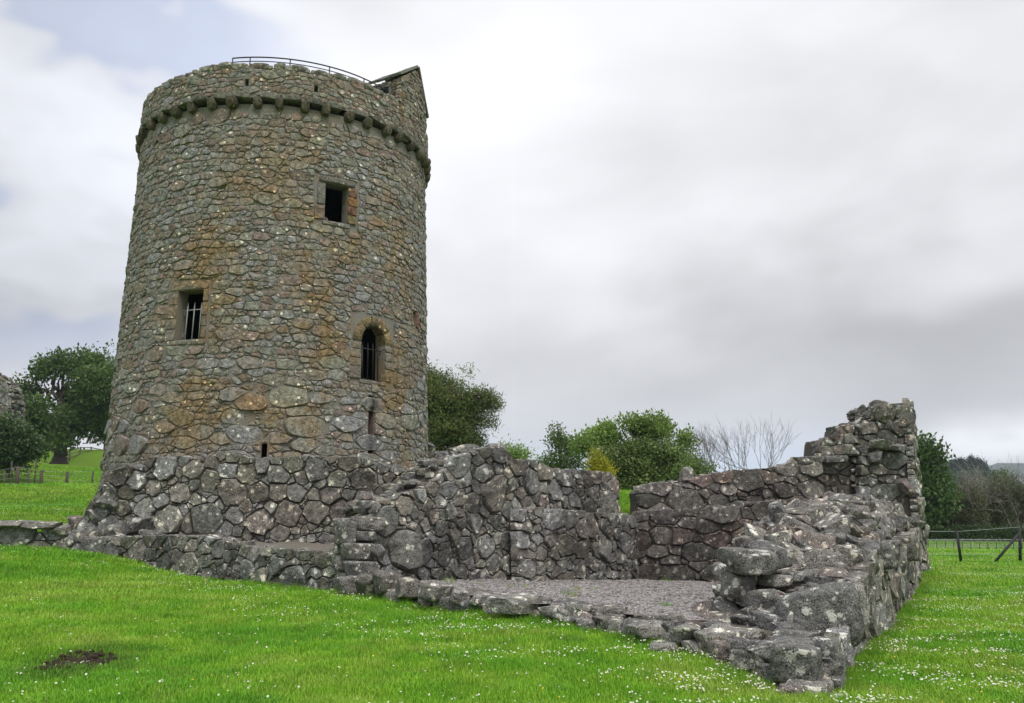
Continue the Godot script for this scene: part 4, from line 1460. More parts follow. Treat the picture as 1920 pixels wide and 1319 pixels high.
	low.o += low.n * 0.2
	ruin_wall(w, low, PackedVector2Array([Vector2(6.493, 0.044), Vector2(6.493, 1.744), Vector2(7.354, 1.773), Vector2(8.496, 1.704), Vector2(8.663, 1.322), Vector2(8.598, -0.079)]), {"size": 0.17, "back": 0.3, "singles": 50, "aspect": 1.0, "n": 0.6}, [Vector3(6.867, 0.688, 0.188), Vector3(7.533, 0.786, 0.169), Vector3(7.522, 1.7, 0.111)])
	cap_stones(w, f, PackedVector2Array([Vector2(0.609, 0.39), Vector2(0.565, 1.473), Vector2(0.718, 1.861), Vector2(0.95, 1.892), Vector2(1.261, 2.03), Vector2(1.92, 2.122), Vector2(2.303, 2.384), Vector2(2.612, 2.755), Vector2(3.366, 2.943), Vector2(3.763, 3.032), Vector2(4.208, 2.947), Vector2(4.31, 2.808), Vector2(5.04, 2.845), Vector2(5.681, 2.689), Vector2(6.556, 2.702), Vector2(7.95, 2.684)]), [-0.12, -0.42, -0.72, -0.92], 0.11)
	for b in [[Vector3(-0.684, 2.719, -18.6), Vector2(0.229, 0.344)], [Vector3(-1.062, 3.072, -19.2), Vector2(0.308, 0.118)], [Vector3(-0.35, 3.091, -19), Vector2(0.281, 0.152)], [Vector3(-1.325, 2.823, -18.8), Vector2(0.302, 0.139)], [Vector3(-1.578, 2.398, -18.2), Vector2(0.247, 0.157)], [Vector3(-1.328, 2.596, -18.4), Vector2(0.204, 0.159)], [Vector3(-1.844, 2.159, -17.6), Vector2(0.217, 0.13)], [Vector3(-1.776, 2.756, -19.6), Vector2(0.242, 0.145)], [Vector3(-2.191, 2.118, -18), Vector2(0.289, 0.111)], [Vector3(-1.07, 2.276, -17.9), Vector2(0.309, 0.133)], [Vector3(-2.293, 1.757, -16.3), Vector2(0.342, 0.09)], [Vector3(-2.064, 1.582, -16.4), Vector2(0.263, 0.091)], [Vector3(-2.715, 0.623, -14.9), Vector2(0.184, 0.129)], [Vector3(-1.581, 3.129, -20.6), Vector2(0.254, 0.127)], [Vector3(-1.985, 2.575, -20.3), Vector2(0.326, 0.188)], [Vector3(-2.274, 2.459, -19.6), Vector2(0.266, 0.133)], [Vector3(-2.297, 1.956, -18), Vector2(0.267, 0.111)], [Vector3(-2.619, 1.84, -17.4), Vector2(0.215, 0.097)], [Vector3(-2.521, 2.276, -18.8), Vector2(0.255, 0.116)]]:
		boulder(w, b[0], Vector3(b[1].x, b[1].y, maxf(b[1].x, b[1].y) * 0.85), 0.3)

	for b in [[Vector3(-2.539, 1.838, -15.9), Vector2(0.235, 0.128)], [Vector3(-2.55, 1.546, -15.5), Vector2(0.306, 0.124)], [Vector3(-2.622, 1.348, -15.3), Vector2(0.245, 0.085)], [Vector3(-2.845, 1.405, -15.1), Vector2(0.14, 0.205)], [Vector3(-2.661, 1.097, -15), Vector2(0.222, 0.139)], [Vector3(-2.349, 1.081, -15.2), Vector2(0.159, 0.141)], [Vector3(-2.517, 0.801, -14.8), Vector2(0.247, 0.146)], [Vector3(-2.88, 0.89, -15.1), Vector2(0.149, 0.13)], [Vector3(-2.715, 0.623, -14.9), Vector2(0.184, 0.129)], [Vector3(-2.927, 1.135, -15.2), Vector2(0.131, 0.094)], [Vector3(-2.831, 1.537, -15.6), Vector2(0.212, 0.115)]]:
		block(w, b[0], Vector3(b[1].x, b[1].y, maxf(b[1].x, b[1].y) * 0.9), 0.45, 0.05)
	# ---- back wall of the room: lower tier with a scarcement, upper tier set back, stepped up to the right
	w = thing("coursed_wall", "coursed reddish grey back wall of the gravel room, stepped up towards the tall fragment", "stone wall", Vector3(5.621, 0.131, -22.4))
	f = plane_face(Vector2(2.856, -21.5), Vector2(9.689, -23.6))
	var brown := [vtone(0.17, 0.152, 0.139), vtone(0.192, 0.157, 0.143), vtone(0.178, 0.168, 0.157), vtone(0.205, 0.162, 0.145), vtone(0.15, 0.14, 0.132), vtone(0.235, 0.22, 0.203)]
	ruin_wall(w, f, PackedVector2Array([Vector2(-0.1, -0.241), Vector2(0.009, 1.64), Vector2(0.185, 1.807), Vector2(0.879, 1.861), Vector2(2.064, 1.865), Vector2(2.218, 1.945), Vector2(3.215, 1.976), Vector2(3.296, 2.031), Vector2(4.407, 2.119), Vector2(7.238, 2.209), Vector2(6.983, -0.42)]), {"size": 0.19, "back": 0.7, "singles": 120, "aspect": 1.75, "course": 0.3, "warp": 0.05, "palette": brown, "swell": 0.1})
	f = plane_face(Vector2(2.694, -22.026), Vector2(9.528, -24.126))
	ruin_wall(w, f, PackedVector2Array([Vector2(0.545, 1.313), Vector2(0.569, 2.105), Vector2(0.532, 2.345), Vector2(0.67, 2.48), Vector2(1.031, 2.538), Vector2(1.791, 2.588), Vector2(2.573, 2.778), Vector2(3.531, 2.904), Vector2(4.345, 2.946), Vector2(5.035, 3.129), Vector2(5.095, 3.259), Vector2(5.945, 3.321), Vector2(6.038, 3.834), Vector2(6.666, 3.88), Vector2(6.746, 4.209), Vector2(7.893, 4.306), Vector2(7.601, 1.286)]), {"size": 0.19, "back": 0.8, "singles": 120, "aspect": 1.6, "course": 0.3, "warp": 0.05, "palette": brown, "swell": 0.12})
	cap_stones(w, f, PackedVector2Array([Vector2(0.699, 2.453), Vector2(1.03, 2.511), Vector2(1.79, 2.575), Vector2(2.572, 2.75), Vector2(3.53, 2.876), Vector2(4.343, 2.917), Vector2(4.994, 3.014)]), [-0.15, -0.45, -0.72], 0.11)
	cap_stones(w, plane_face(Vector2(2.856, -21.5), Vector2(9.689, -23.6)), PackedVector2Array([Vector2(0.184, 1.781), Vector2(0.878, 1.835), Vector2(2.063, 1.839), Vector2(2.217, 1.919), Vector2(3.214, 1.95), Vector2(3.295, 2.004), Vector2(4.405, 2.091)]), [-0.2], 0.12, 0.0)
	boulder(w, Vector3(4.62, 2.77, -22.9), Vector3(0.2, 0.19, 0.2), 0.0, 0.1, "stone", 4)

	# squared stones of the stepped top
	for b in [[Vector3(7.916, 3.213, -23.9), Vector2(0.28, 0.088)], [Vector3(8.27, 3.242, -23.9), Vector2(0.236, 0.088)], [Vector3(8.707, 3.749, -24), Vector2(0.192, 0.118)], [Vector3(8.96, 3.764, -24), Vector2(0.133, 0.118)], [Vector3(8.66, 3.499, -24), Vector2(0.178, 0.133)], [Vector3(8.971, 3.513, -24), Vector2(0.192, 0.133)], [Vector3(8.799, 3.257, -23.9), Vector2(0.324, 0.103)], [Vector3(9.32, 4.115, -24.1), Vector2(0.164, 0.119)], [Vector3(9.62, 4.145, -24.1), Vector2(0.178, 0.119)], [Vector3(9.359, 3.847, -24.1), Vector2(0.223, 0.149)], [Vector3(9.594, 3.817, -24.1), Vector2(0.134, 0.134)], [Vector3(9.326, 3.528, -24), Vector2(0.237, 0.148)], [Vector3(9.62, 3.513, -24), Vector2(0.148, 0.148)], [Vector3(8.178, 3.26, -24.6), Vector2(0.304, 0.091)], [Vector3(9.068, 3.812, -24.7), Vector2(0.244, 0.122)], [Vector3(9.682, 4.188, -24.8), Vector2(0.245, 0.122)], [Vector3(8.521, 3.693, -24.2), Vector2(0.134, 0.105)], [Vector3(8.528, 3.493, -24.3), Vector2(0.15, 0.12)], [Vector3(8.573, 3.69, -24.7), Vector2(0.137, 0.137)], [Vector3(8.623, 3.471, -24.8), Vector2(0.153, 0.122)], [Vector3(9.156, 4.121, -24.3), Vector2(0.135, 0.105)], [Vector3(9.143, 3.94, -24.3), Vector2(0.15, 0.105)], [Vector3(9.231, 4.096, -24.8), Vector2(0.138, 0.168)], [Vector3(9.474, 4.258, -24.6), Vector2(0.182, 0.076)], [Vector3(9.827, 4.304, -24.6), Vector2(0.212, 0.076)]]:
		block(w, b[0], Vector3(b[1].x, b[1].y, b[1].x * 0.9 + 0.08), 0.05, 0.03)
	# ---- the tall fragment
	w = thing("tall_wall_fragment", "tall jagged stub of rubble wall standing at the far right corner", "stone wall", Vector3(10.217, 0.444, -24))
	f = plane_face(Vector2(9.015, -23.7), Vector2(11.209, -24.3))
	ruin_wall(w, f, PackedVector2Array([Vector2(0.13, -0.231), Vector2(0.383, 1.857), Vector2(0.52, 3.006), Vector2(0.647, 4.032), Vector2(0.733, 4.226), Vector2(1.121, 4.312), Vector2(1.107, 4.715), Vector2(1.311, 4.842), Vector2(1.723, 4.751), Vector2(2.15, 4.766), Vector2(2.182, 4.223), Vector2(2.246, 3.477), Vector2(2.259, 2.445), Vector2(2.205, 1.286), Vector2(2.107, -0.271)]), {"size": 0.19, "back": 0.9, "singles": 130, "aspect": 1.6, "course": 0.3, "warp": 0.05, "swell": 0.25, "joint": 0.02}, [Vector3(1.46, 4.577, 0.302), Vector3(1.82, 2.587, 0.205), Vector3(2.006, 3.546, 0.179), Vector3(1.033, 3.379, 0.206), Vector3(1.687, 1.287, 0.229)])
	for b in [[Vector3(10.429, 4.606, -24.2), Vector2(0.284, 0.314)], [Vector3(10.987, 4.661, -24.4), Vector2(0.211, 0.135)], [Vector3(10.931, 4.335, -24.2), Vector2(0.179, 0.134)], [Vector3(9.946, 4.185, -24.2), Vector2(0.209, 0.119)], [Vector3(10.879, 2.554, -24.1), Vector2(0.238, 0.208)], [Vector3(10.043, 3.631, -24), Vector2(0.326, 0.118)], [Vector3(10.516, 3.631, -24), Vector2(0.326, 0.089)], [Vector3(9.934, 3.33, -23.9), Vector2(0.206, 0.192)], [Vector3(10.86, 1.502, -24.1), Vector2(0.327, 0.119)], [Vector3(10.097, 1.744, -23.8), Vector2(0.235, 0.117)], [Vector3(9.717, 4, -24.3), Vector2(0.24, 0.135)], [Vector3(10.365, 4.226, -24.3), Vector2(0.27, 0.135)]]:
		boulder(w, b[0], Vector3(b[1].x, b[1].y, b[1].x), 0.1, 0.08)
	cap_stones(w, f, PackedVector2Array([Vector2(0.417, 1.857), Vector2(0.52, 3.006), Vector2(0.644, 4.002), Vector2(0.764, 4.183), Vector2(1.085, 4.296), Vector2(1.12, 4.67), Vector2(1.342, 4.798), Vector2(1.719, 4.706), Vector2(2.145, 4.72), Vector2(2.182, 4.223)]), [-0.15, -0.5, -0.85], 0.12)
	# its outer face on the line of the right-hand wall
	var outer := plane_face(Vector2(2.96, -8.68), Vector2(12.2, -26.2))
	outer.n = Vector3(0.8846, 0, 0.4664)
	ruin_wall(w, outer, PackedVector2Array([Vector2(17.0, -0.3), Vector2(19.8, -0.3), Vector2(19.7, 2.0), Vector2(19.5, 3.2), Vector2(19.2, 4.4), Vector2(18.9, 5.0), Vector2(17.6, 5.0), Vector2(17.3, 3.0), Vector2(17.1, 1.5)]), {"size": 0.2, "back": 0.5, "singles": 40, "aspect": 1.1, "swell": 0.25, "n": 0.7})

	build_right_wall(outer)
	build_front_kerb()

	# ---- low wall that runs on to the left
	w = thing("slab_topped_wall", "low rubble wall with flat lichened slabs running off the left edge", "stone wall", Vector3(-11.023, 1.061, -19.9))
	f = plane_face(Vector2(-12.071, -19.6), Vector2(-9.928, -20.3))
	ruin_wall(w, f, PackedVector2Array([Vector2(-0.259, 0.888), Vector2(-0.324, 1.486), Vector2(0.614, 1.484), Vector2(1.257, 1.459), Vector2(2.139, 1.386), Vector2(2.351, 0.858)]), {"size": 0.2, "back": 0.8, "singles": 40, "aspect": 1.4, "n": 0.5})
	for b in [[Vector3(-12.278, 1.531, -19.9), Vector2(0.491, 0.061)], [Vector3(-11.434, 1.542, -20), Vector2(0.444, 0.074)], [Vector3(-10.776, 1.518, -20.2), Vector2(0.424, 0.075)], [Vector3(-10.243, 1.421, -20.3), Vector2(0.225, 0.088)]]:
		boulder(w, b[0], Vector3(b[1].x, b[1].y * 1.3, 0.4), 0.0, 0.04, "cap_slab", 4)

	# ---- a lone ruin on the rise to the left and a stub behind the tower
	w = thing("ruined_wall_on_rise", "rounded top of a ruined wall above the dark bush at the left edge", "ruin", Vector3(-35.554, 4.411, -60))
	f = plane_face(Vector2(-36.72, -60), Vector2(-34.123, -60))
	ruin_wall(w, f, PackedVector2Array([Vector2(-1.033, 4.411), Vector2(-1.945, 11.845), Vector2(-0.488, 12.226), Vector2(0.475, 11.693), Vector2(0.96, 11.389), Vector2(1.32, 10.858), Vector2(1.617, 9.878), Vector2(1.855, 8.084), Vector2(2.339, 4.411)]), {"size": 0.3, "back": 2.0, "singles": 60, "aspect": 1.0})
	cap_stones(w, f, PackedVector2Array([Vector2(-1.945, 11.845), Vector2(-0.479, 12.15), Vector2(0.484, 11.617), Vector2(0.969, 11.313), Vector2(1.328, 10.783), Vector2(1.579, 9.878), Vector2(1.855, 8.084)]), [-0.2, -0.7, -1.2], 0.25)
	w = thing("wall_stub", "small stack of rounded stones just right of the tower foot", "stone wall", Vector3(-2.717, 3.31, -29))
	for b in [[Vector3(-2.748, 4.054, -29), Vector2(0.161, 0.125)], [Vector3(-2.708, 3.805, -29), Vector2(0.161, 0.161)], [Vector3(-2.739, 3.522, -29), Vector2(0.197, 0.161)], [Vector3(-2.733, 3.204, -29), Vector2(0.215, 0.215)], [Vector3(-2.833, 2.871, -29), Vector2(0.286, 0.25)], [Vector3(-2.445, 2.958, -29), Vector2(0.286, 0.215)]]:
		boulder(w, b[0], Vector3(b[1].x, b[1].y, b[1].x), 0.0)


func heap_height(s: float, t: float) -> float:
	# s = metres along the right wall from the near corner, t = metres in from its outer face
	var stops := [0.0, 0.9, 1.5, 2.6, 3.75, 4.9, 6.6, 9.4, 12.8, 17.3]
	var rows := [
		[0.22, 0.22, 0.22, 0.2], [0.3, 0.3, 0.28, 0.25], [0.62, 0.5, 0.4, 0.3], [0.78, 0.74, 0.65, 0.45], [0.98, 1.0, 1.05, 1.0],
		[1.12, 1.3, 1.5, 1.35], [1.17, 1.55, 1.82, 1.55], [1.22, 1.75, 1.98, 1.65], [1.28, 1.85, 2.1, 1.8], [1.4, 2.0, 2.25, 2.0]]
	var i := 0
	while i < stops.size() - 2 and s > stops[i + 1]:
		i += 1
	var k := clampf((s - stops[i]) / (stops[i + 1] - stops[i]), 0.0, 1.0)
	var c := clampf(t / 0.6, 0.0, 2.999)
	var j := int(c)
	var a := lerpf(rows[i][j], rows[i][j + 1], c - j)
	var b := lerpf(rows[i + 1][j], rows[i + 1][j + 1], c - j)
	return lerpf(a, b, k)


func build_right_wall(outer: Dictionary) -> void:
	var w := thing("tumbled_wall", "long tumbled wall on the right with upright slabs along its grass side", "stone wall", Vector3(6.0, 0, -15.0))
	var on := func(s: float, t: float, y: float) -> Vector3: return at(outer, s, y, -t)
	# core: a height field across the thickness
	var st := tool()
	st.set_smooth_group(0)
	var ns := 60
	var nt := 12
	var grid := []
	for i in ns + 1:
		var row := []
		for j in nt + 3:
			var s := 17.3 * i / ns
			var t := 1.75 * clampf((j - 1.0) / nt, 0.0, 1.0)
			var y := heap_height(s, t) - 0.07 + 0.06 * noise.get_noise_2d(s * 25.0, t * 25.0)
			if j == 0: y = -0.4; t = 0.03
			elif j == 1: t = 0.03
			elif j == nt + 2: y = -0.4; t = 1.78
			row.append(on.call(s, t, y))
		grid.append(row)
	st.set_color(vtone(0.12, 0.108, 0.095))
	for i in ns:
		for j in nt + 2:
			for v in [grid[i][j], grid[i][j + 1], grid[i + 1][j], grid[i + 1][j], grid[i][j + 1], grid[i + 1][j + 1]]:
				st.add_vertex(v)
	put(w, "mortar_core", done(st), mortar_mat)
	# outer face: slabs set on edge
	var out := PackedVector2Array([Vector2(0.0, -0.4), Vector2(17.3, -0.4), Vector2(17.3, 1.4), Vector2(12.8, 1.28), Vector2(9.4, 1.22), Vector2(6.6, 1.17), Vector2(4.9, 1.12), Vector2(3.75, 0.98), Vector2(2.6, 0.78), Vector2(1.6, 0.6), Vector2(0.9, 0.3), Vector2(0.0, 0.25)])
	var cells := pack(out, [], [[0.42, 60, -9.0, 9.0], [0.32, 300, -9.0, 9.0], [0.2, 700, -9.0, 9.0], [0.12, 1500, -9.0, 9.0], [0.08, 2500, -9.0, 9.0]], 0.7)
	rubble(w, outer, cells, {"singles": 120, "palette": ruin_palette(), "vary": 0.25, "proud": 0.05, "swell": 0.1, "joint": 0.01, "jitter": 0.08, "tilt": 0.2, "bumpy": 0.14, "material": stone_mat, "stain": ruin_stain, "fine": 0.06})
	# stones along the outer top edge
	var yaw := atan2(-outer.u.z, outer.u.x)
	var s := 3.4
	while s < 17.2:
		var l := rng.randf_range(0.2, 0.42)
		if rng.randf() < 0.8:
			block(w, on.call(s + l, rng.randf_range(0.36, 0.44), heap_height(s + l, 0.2) - 0.1), Vector3(l, rng.randf_range(0.14, 0.24), rng.randf_range(0.24, 0.34)), yaw, 0.07)
		s += l * 2.0
	# tumbled stones over the slope
	var taken := []
	for k in 5200:
		var ss := rng.randf_range(0.5, 17.2)
		var tt := rng.randf_range(0.25, 1.8)
		var size := rng.randf_range(0.12, 0.3) if k < 900 else rng.randf_range(0.06, 0.14)
		if ss < 3.0:
			size *= 0.8
		var p: Vector3 = on.call(ss, tt, heap_height(ss, tt))
		var ok := true
		for q in taken:
			if (q[0] as Vector3).distance_squared_to(p) < (q[1] + size) * (q[1] + size) * 0.52:
				ok = false
				break
		if ok:
			taken.append([p, size])
			if taken.size() <= 290:
				boulder(w, p - Vector3(0, size * 0.22, 0), Vector3(size * rng.randf_range(1.0, 1.5), size * rng.randf_range(0.5, 0.8), size), rng.randf() * 6.28, 0.35)
	# inner face towards the gravel room
	var inner := plane_face(Vector2(outer.o.x, outer.o.z), Vector2(outer.o.x, outer.o.z) + Vector2(outer.u.x, outer.u.z) * 17.3)
	inner.n = -outer.n
	inner.o -= outer.n * 1.74
	inner.o += outer.u * 17.3
	inner.u = -outer.u
	ruin_wall(w, inner, PackedVector2Array([Vector2(0, -0.3), Vector2(13.6, -0.3), Vector2(13.6, 0.98), Vector2(12.3, 1.35), Vector2(10.6, 1.5), Vector2(7.0, 1.65), Vector2(4.0, 1.8), Vector2(0, 2.0)]), {"size": 0.2, "back": 0.3, "singles": 60, "aspect": 1.3, "swell": 0.3})
	# the broken end at the doorway: great stones one on another
	for b in [[Vector3(2.917, 0.779, -11.5), Vector2(0.227, 0.227)], [Vector3(3.01, 1.104, -11.4), Vector2(0.295, 0.141)], [Vector3(3.373, 1.139, -11.7), Vector2(0.26, 0.173)], [Vector3(2.851, 1.155, -11.3), Vector2(0.195, 0.112)], [Vector3(3.109, 0.657, -11), Vector2(0.19, 0.122)], [Vector3(3.745, 0.873, -11.6), Vector2(0.215, 0.086)], [Vector3(3.466, 0.839, -11.6), Vector2(0.243, 0.093)], [Vector3(4.316, 1.008, -12), Vector2(0.163, 0.155)], [Vector3(4.164, 1.003, -12.4), Vector2(0.153, 0.168)], [Vector3(3.833, 1.075, -12.4), Vector2(0.122, 0.122)], [Vector3(4.197, 1.208, -12.8), Vector2(0.103, 0.118)], [Vector3(3.82, 1.344, -12.8), Vector2(0.158, 0.103)], [Vector3(4.646, 1.196, -13.2), Vector2(0.195, 0.081)], [Vector3(4.577, 1.084, -12.2), Vector2(0.181, 0.151)], [Vector3(4.466, 1.542, -14.2), Vector2(0.263, 0.149)], [Vector3(4.384, 1.738, -14.4), Vector2(0.142, 0.16)], [Vector3(5.268, 1.814, -15.5), Vector2(0.287, 0.086)], [Vector3(4.434, 1.424, -13.6), Vector2(0.218, 0.101)], [Vector3(5.078, 1.541, -14.6), Vector2(0.198, 0.117)], [Vector3(5.144, 1.416, -14.2), Vector2(0.193, 0.123)], [Vector3(5.67, 1.539, -15), Vector2(0.167, 0.139)], [Vector3(6.105, 1.778, -16.5), Vector2(0.265, 0.112)], [Vector3(7.303, 1.91, -18.5), Vector2(0.32, 0.126)], [Vector3(5.642, 1.411, -14.6), Vector2(0.198, 0.108)], [Vector3(6.59, 1.582, -16.5), Vector2(0.204, 0.143)], [Vector3(5.418, 1.19, -13.4), Vector2(0.198, 0.091)], [Vector3(2.902, 0.521, -10.2), Vector2(0.214, 0.076)], [Vector3(2.956, 0.452, -9.8), Vector2(0.181, 0.06)], [Vector3(2.711, 0.47, -10.4), Vector2(0.167, 0.064)], [Vector3(2.745, 0.353, -9.5), Vector2(0.234, 0.053)], [Vector3(2.569, 0.361, -10), Vector2(0.185, 0.056)], [Vector3(2.51, 0.419, -10.6), Vector2(0.144, 0.065)], [Vector3(3.029, 0.407, -9.5), Vector2(0.199, 0.07)]]:
		boulder(w, b[0], Vector3(b[1].x, b[1].y, b[1].x * 0.9), 0.5, 0.15)
	for b in [[Vector3(4.835, 1.013, -12.5), Vector2(0.231, 0.2)], [Vector3(5.8, 1.041, -14.2), Vector2(0.228, 0.193)], [Vector3(7.884, 1.049, -18), Vector2(0.267, 0.244)]]:
		block(w, b[0], Vector3(b[1].x, b[1].y, b[1].x * 1.3), 1.05, 0.05)
	# the great sloping slab at the near corner
	var slab := tool()
	var base := icosphere(3)
	var corners := []
	var mid := Vector3(3.463, 0.584, -10.15)
	for p: Vector3 in base[0]:
		var q := Vector3(signf(p.x) * pow(absf(p.x), 0.65), signf(p.y) * pow(absf(p.y), 0.6), signf(p.z) * pow(absf(p.z), 0.7))
		q.x = q.x * 0.47
		var shoulder := clampf(0.75 - q.x * 0.9, 0.25, 1.0)
		q.y = q.y * 0.42
		if q.y > 0.0:
			q.y *= 1.25 - shoulder * 0.75
		q.z *= 0.34
		q += p * 0.035 * noise.get_noise_3d(p.x * 30.0, p.y * 30.0, p.z * 30.0)
		corners.append(mid + Basis.from_euler(Vector3(-0.18, -0.25, 0.0)) * q)
	slab.set_smooth_group(0)
	slab.set_color(vtone(0.15, 0.15, 0.145))
	for k in range(0, base[1].size(), 3):
		for j in [0, 2, 1]:
			slab.add_vertex(corners[base[1][k + j]])
	put(w, "corner_slab", done(slab), stone_mat)


func build_front_kerb() -> void:
	var w := thing("kerb_wall", "low kerb of two courses of boulders between the lawn and gravel", "stone wall", Vector3(0.282, 0.341, -11.9))
	# two courses of blocks laid end to end along the line
	var line := [Vector3(-2.653, 0.424, -14.6), Vector3(-1.435, 0.428, -13.4), Vector3(-0.445, 0.399, -12.5), Vector3(0.281, 0.333, -11.85), Vector3(1.207, 0.316, -10.75), Vector3(2.091, 0.302, -9.85), Vector3(2.461, 0.267, -9.1), Vector3(2.737, 0.188, -8.65)]
	for row in 2:
		for i in line.size() - 1:
			var a: Vector3 = line[i]
			var b: Vector3 = line[i + 1]
			var d := b - a
			var yaw := atan2(-d.z, d.x)
			var back := Vector3(d.z, 0, -d.x).normalized()
			var t := rng.randf() * 0.1
			while t < d.length() - 0.05:
				var w2 := rng.randf_range(0.13, 0.3)
				var p := a + d * ((t + w2) / d.length())
				var h := rng.randf_range(0.085, 0.125) * (1.25 if i < 2 else 1.0)
				p.y = ground(p.x, p.z) + (0.06 if row == 0 else 0.17) + rng.randf_range(-0.02, 0.02)
				if rng.randf() > (0.06 if row == 0 else 0.14):
					block(w, p + back * (0.08 + 0.27 * row + rng.randf_range(-0.04, 0.04)), Vector3(w2, h, rng.randf_range(0.15, 0.2)), yaw, 0.06)
				t += w2 * 2.04
	# great blocks along it and at the near corner
	for b in [[Vector3(-2.64, 0.582, -14.5), Vector2(0.197, 0.143)], [Vector3(-2.272, 0.603, -14.2), Vector2(0.201, 0.166)], [Vector3(-1.94, 0.641, -14), Vector2(0.225, 0.173)], [Vector3(-1.606, 0.582, -13.6), Vector2(0.185, 0.159)], [Vector3(-1.132, 0.59, -13.1), Vector2(0.259, 0.113)], [Vector3(-0.747, 0.554, -12.8), Vector2(0.126, 0.103)], [Vector3(-0.409, 0.521, -12.5), Vector2(0.185, 0.085)], [Vector3(0.035, 0.518, -11.9), Vector2(0.308, 0.147)], [Vector3(0.516, 0.439, -11.6), Vector2(0.129, 0.1)], [Vector3(0.703, 0.42, -11.4), Vector2(0.098, 0.07)], [Vector3(0.893, 0.472, -11.4), Vector2(0.169, 0.113)], [Vector3(1.162, 0.41, -10.9), Vector2(0.148, 0.081)], [Vector3(1.553, 0.382, -10.3), Vector2(0.216, 0.095)], [Vector3(1.911, 0.389, -9.95), Vector2(0.16, 0.092)], [Vector3(2.204, 0.376, -9.7), Vector2(0.203, 0.108)]]:
		boulder(w, b[0], Vector3(b[1].x, b[1].y, maxf(b[1].x * 0.8, 0.15)), 0.6, 0.08, "stone", [0, 1, 4, 4, 5][rng.randi() % 5])
	for b in [[Vector3(2.585, 0.311, -9.15), Vector2(0.237, 0.096)], [Vector3(2.773, 0.25, -8.75), Vector2(0.27, 0.184)], [Vector3(3.091, 0.249, -8.95), Vector2(0.166, 0.221)], [Vector3(2.418, 0.316, -9.5), Vector2(0.176, 0.082)], [Vector3(2.775, 0.011, -8.5), Vector2(0.21, 0.136)], [Vector3(3.06, -0.021, -8.8), Vector2(0.13, 0.163)], [Vector3(2.537, 0.025, -8.4), Vector2(0.145, 0.104)], [Vector3(2.84, -0.076, -8.35), Vector2(0.155, 0.124)], [Vector3(2.913, 0.394, -9.15), Vector2(0.271, 0.04)], [Vector3(2.719, 0.367, -9.6), Vector2(0.201, 0.036)], [Vector3(3.243, 0.371, -9.4), Vector2(0.197, 0.041)]]:
		block(w, b[0], Vector3(b[1].x, b[1].y, maxf(b[1].x * 0.8, 0.16)), 0.95, 0.04)
	# small stones and a few cobbles packed behind and under the course
	var path := [Vector3(-2.672, 0.449, -14.7), Vector3(-1.446, 0.442, -13.5), Vector3(-0.449, 0.411, -12.6), Vector3(0.282, 0.341, -11.9), Vector3(1.214, 0.335, -10.8), Vector3(2.103, 0.328, -9.9), Vector3(2.461, 0.278, -9.1)]
	for k in 60:
		var i := rng.randi() % (path.size() - 1)
		var p: Vector3 = path[i].lerp(path[i + 1], rng.randf())
		var s := rng.randf_range(0.05, 0.1)
		boulder(w, p + Vector3(rng.randf_range(-0.05, 0.4), rng.randf_range(-0.03, 0.1), rng.randf_range(-0.5, 0.02)), Vector3(s * 1.4, s * 0.8, s), rng.randf() * 6.0, 0.4)
	# packed earth between them, up to the edge of the gravel
	var st := tool()
	st.set_smooth_group(0)
	st.set_color(vtone(0.13, 0.11, 0.09))
	for i in path.size() - 1:
		var rim := []
		for p: Vector3 in [path[i], path[i + 1]]:
			var side := Vector3(0.6, 0, -0.8)
			var inner := p + side * 1.1
			rim.append([p + side * 0.03 + Vector3.DOWN * 0.3, Vector3(p.x, ground(p.x, p.z) + 0.03, p.z) + side * 0.08, Vector3(p.x, floor_height(p.x, p.z) - 0.02, p.z) + side * 0.4, Vector3(inner.x, floor_height(inner.x, inner.z) - 0.03, inner.z)])
		for k in 3:
			for v in [rim[0][k], rim[0][k + 1], rim[1][k], rim[1][k], rim[0][k + 1], rim[1][k + 1]]:
				st.add_vertex(v)
	put(w, "earth_core", done(st), mortar_mat)


func turf_free(x: float, z: float, room: PackedVector2Array) -> bool:
	return not Geometry2D.is_point_in_polygon(Vector2(x, z), room) and Vector2(x, z).distance_squared_to(TOWER) > 22.0


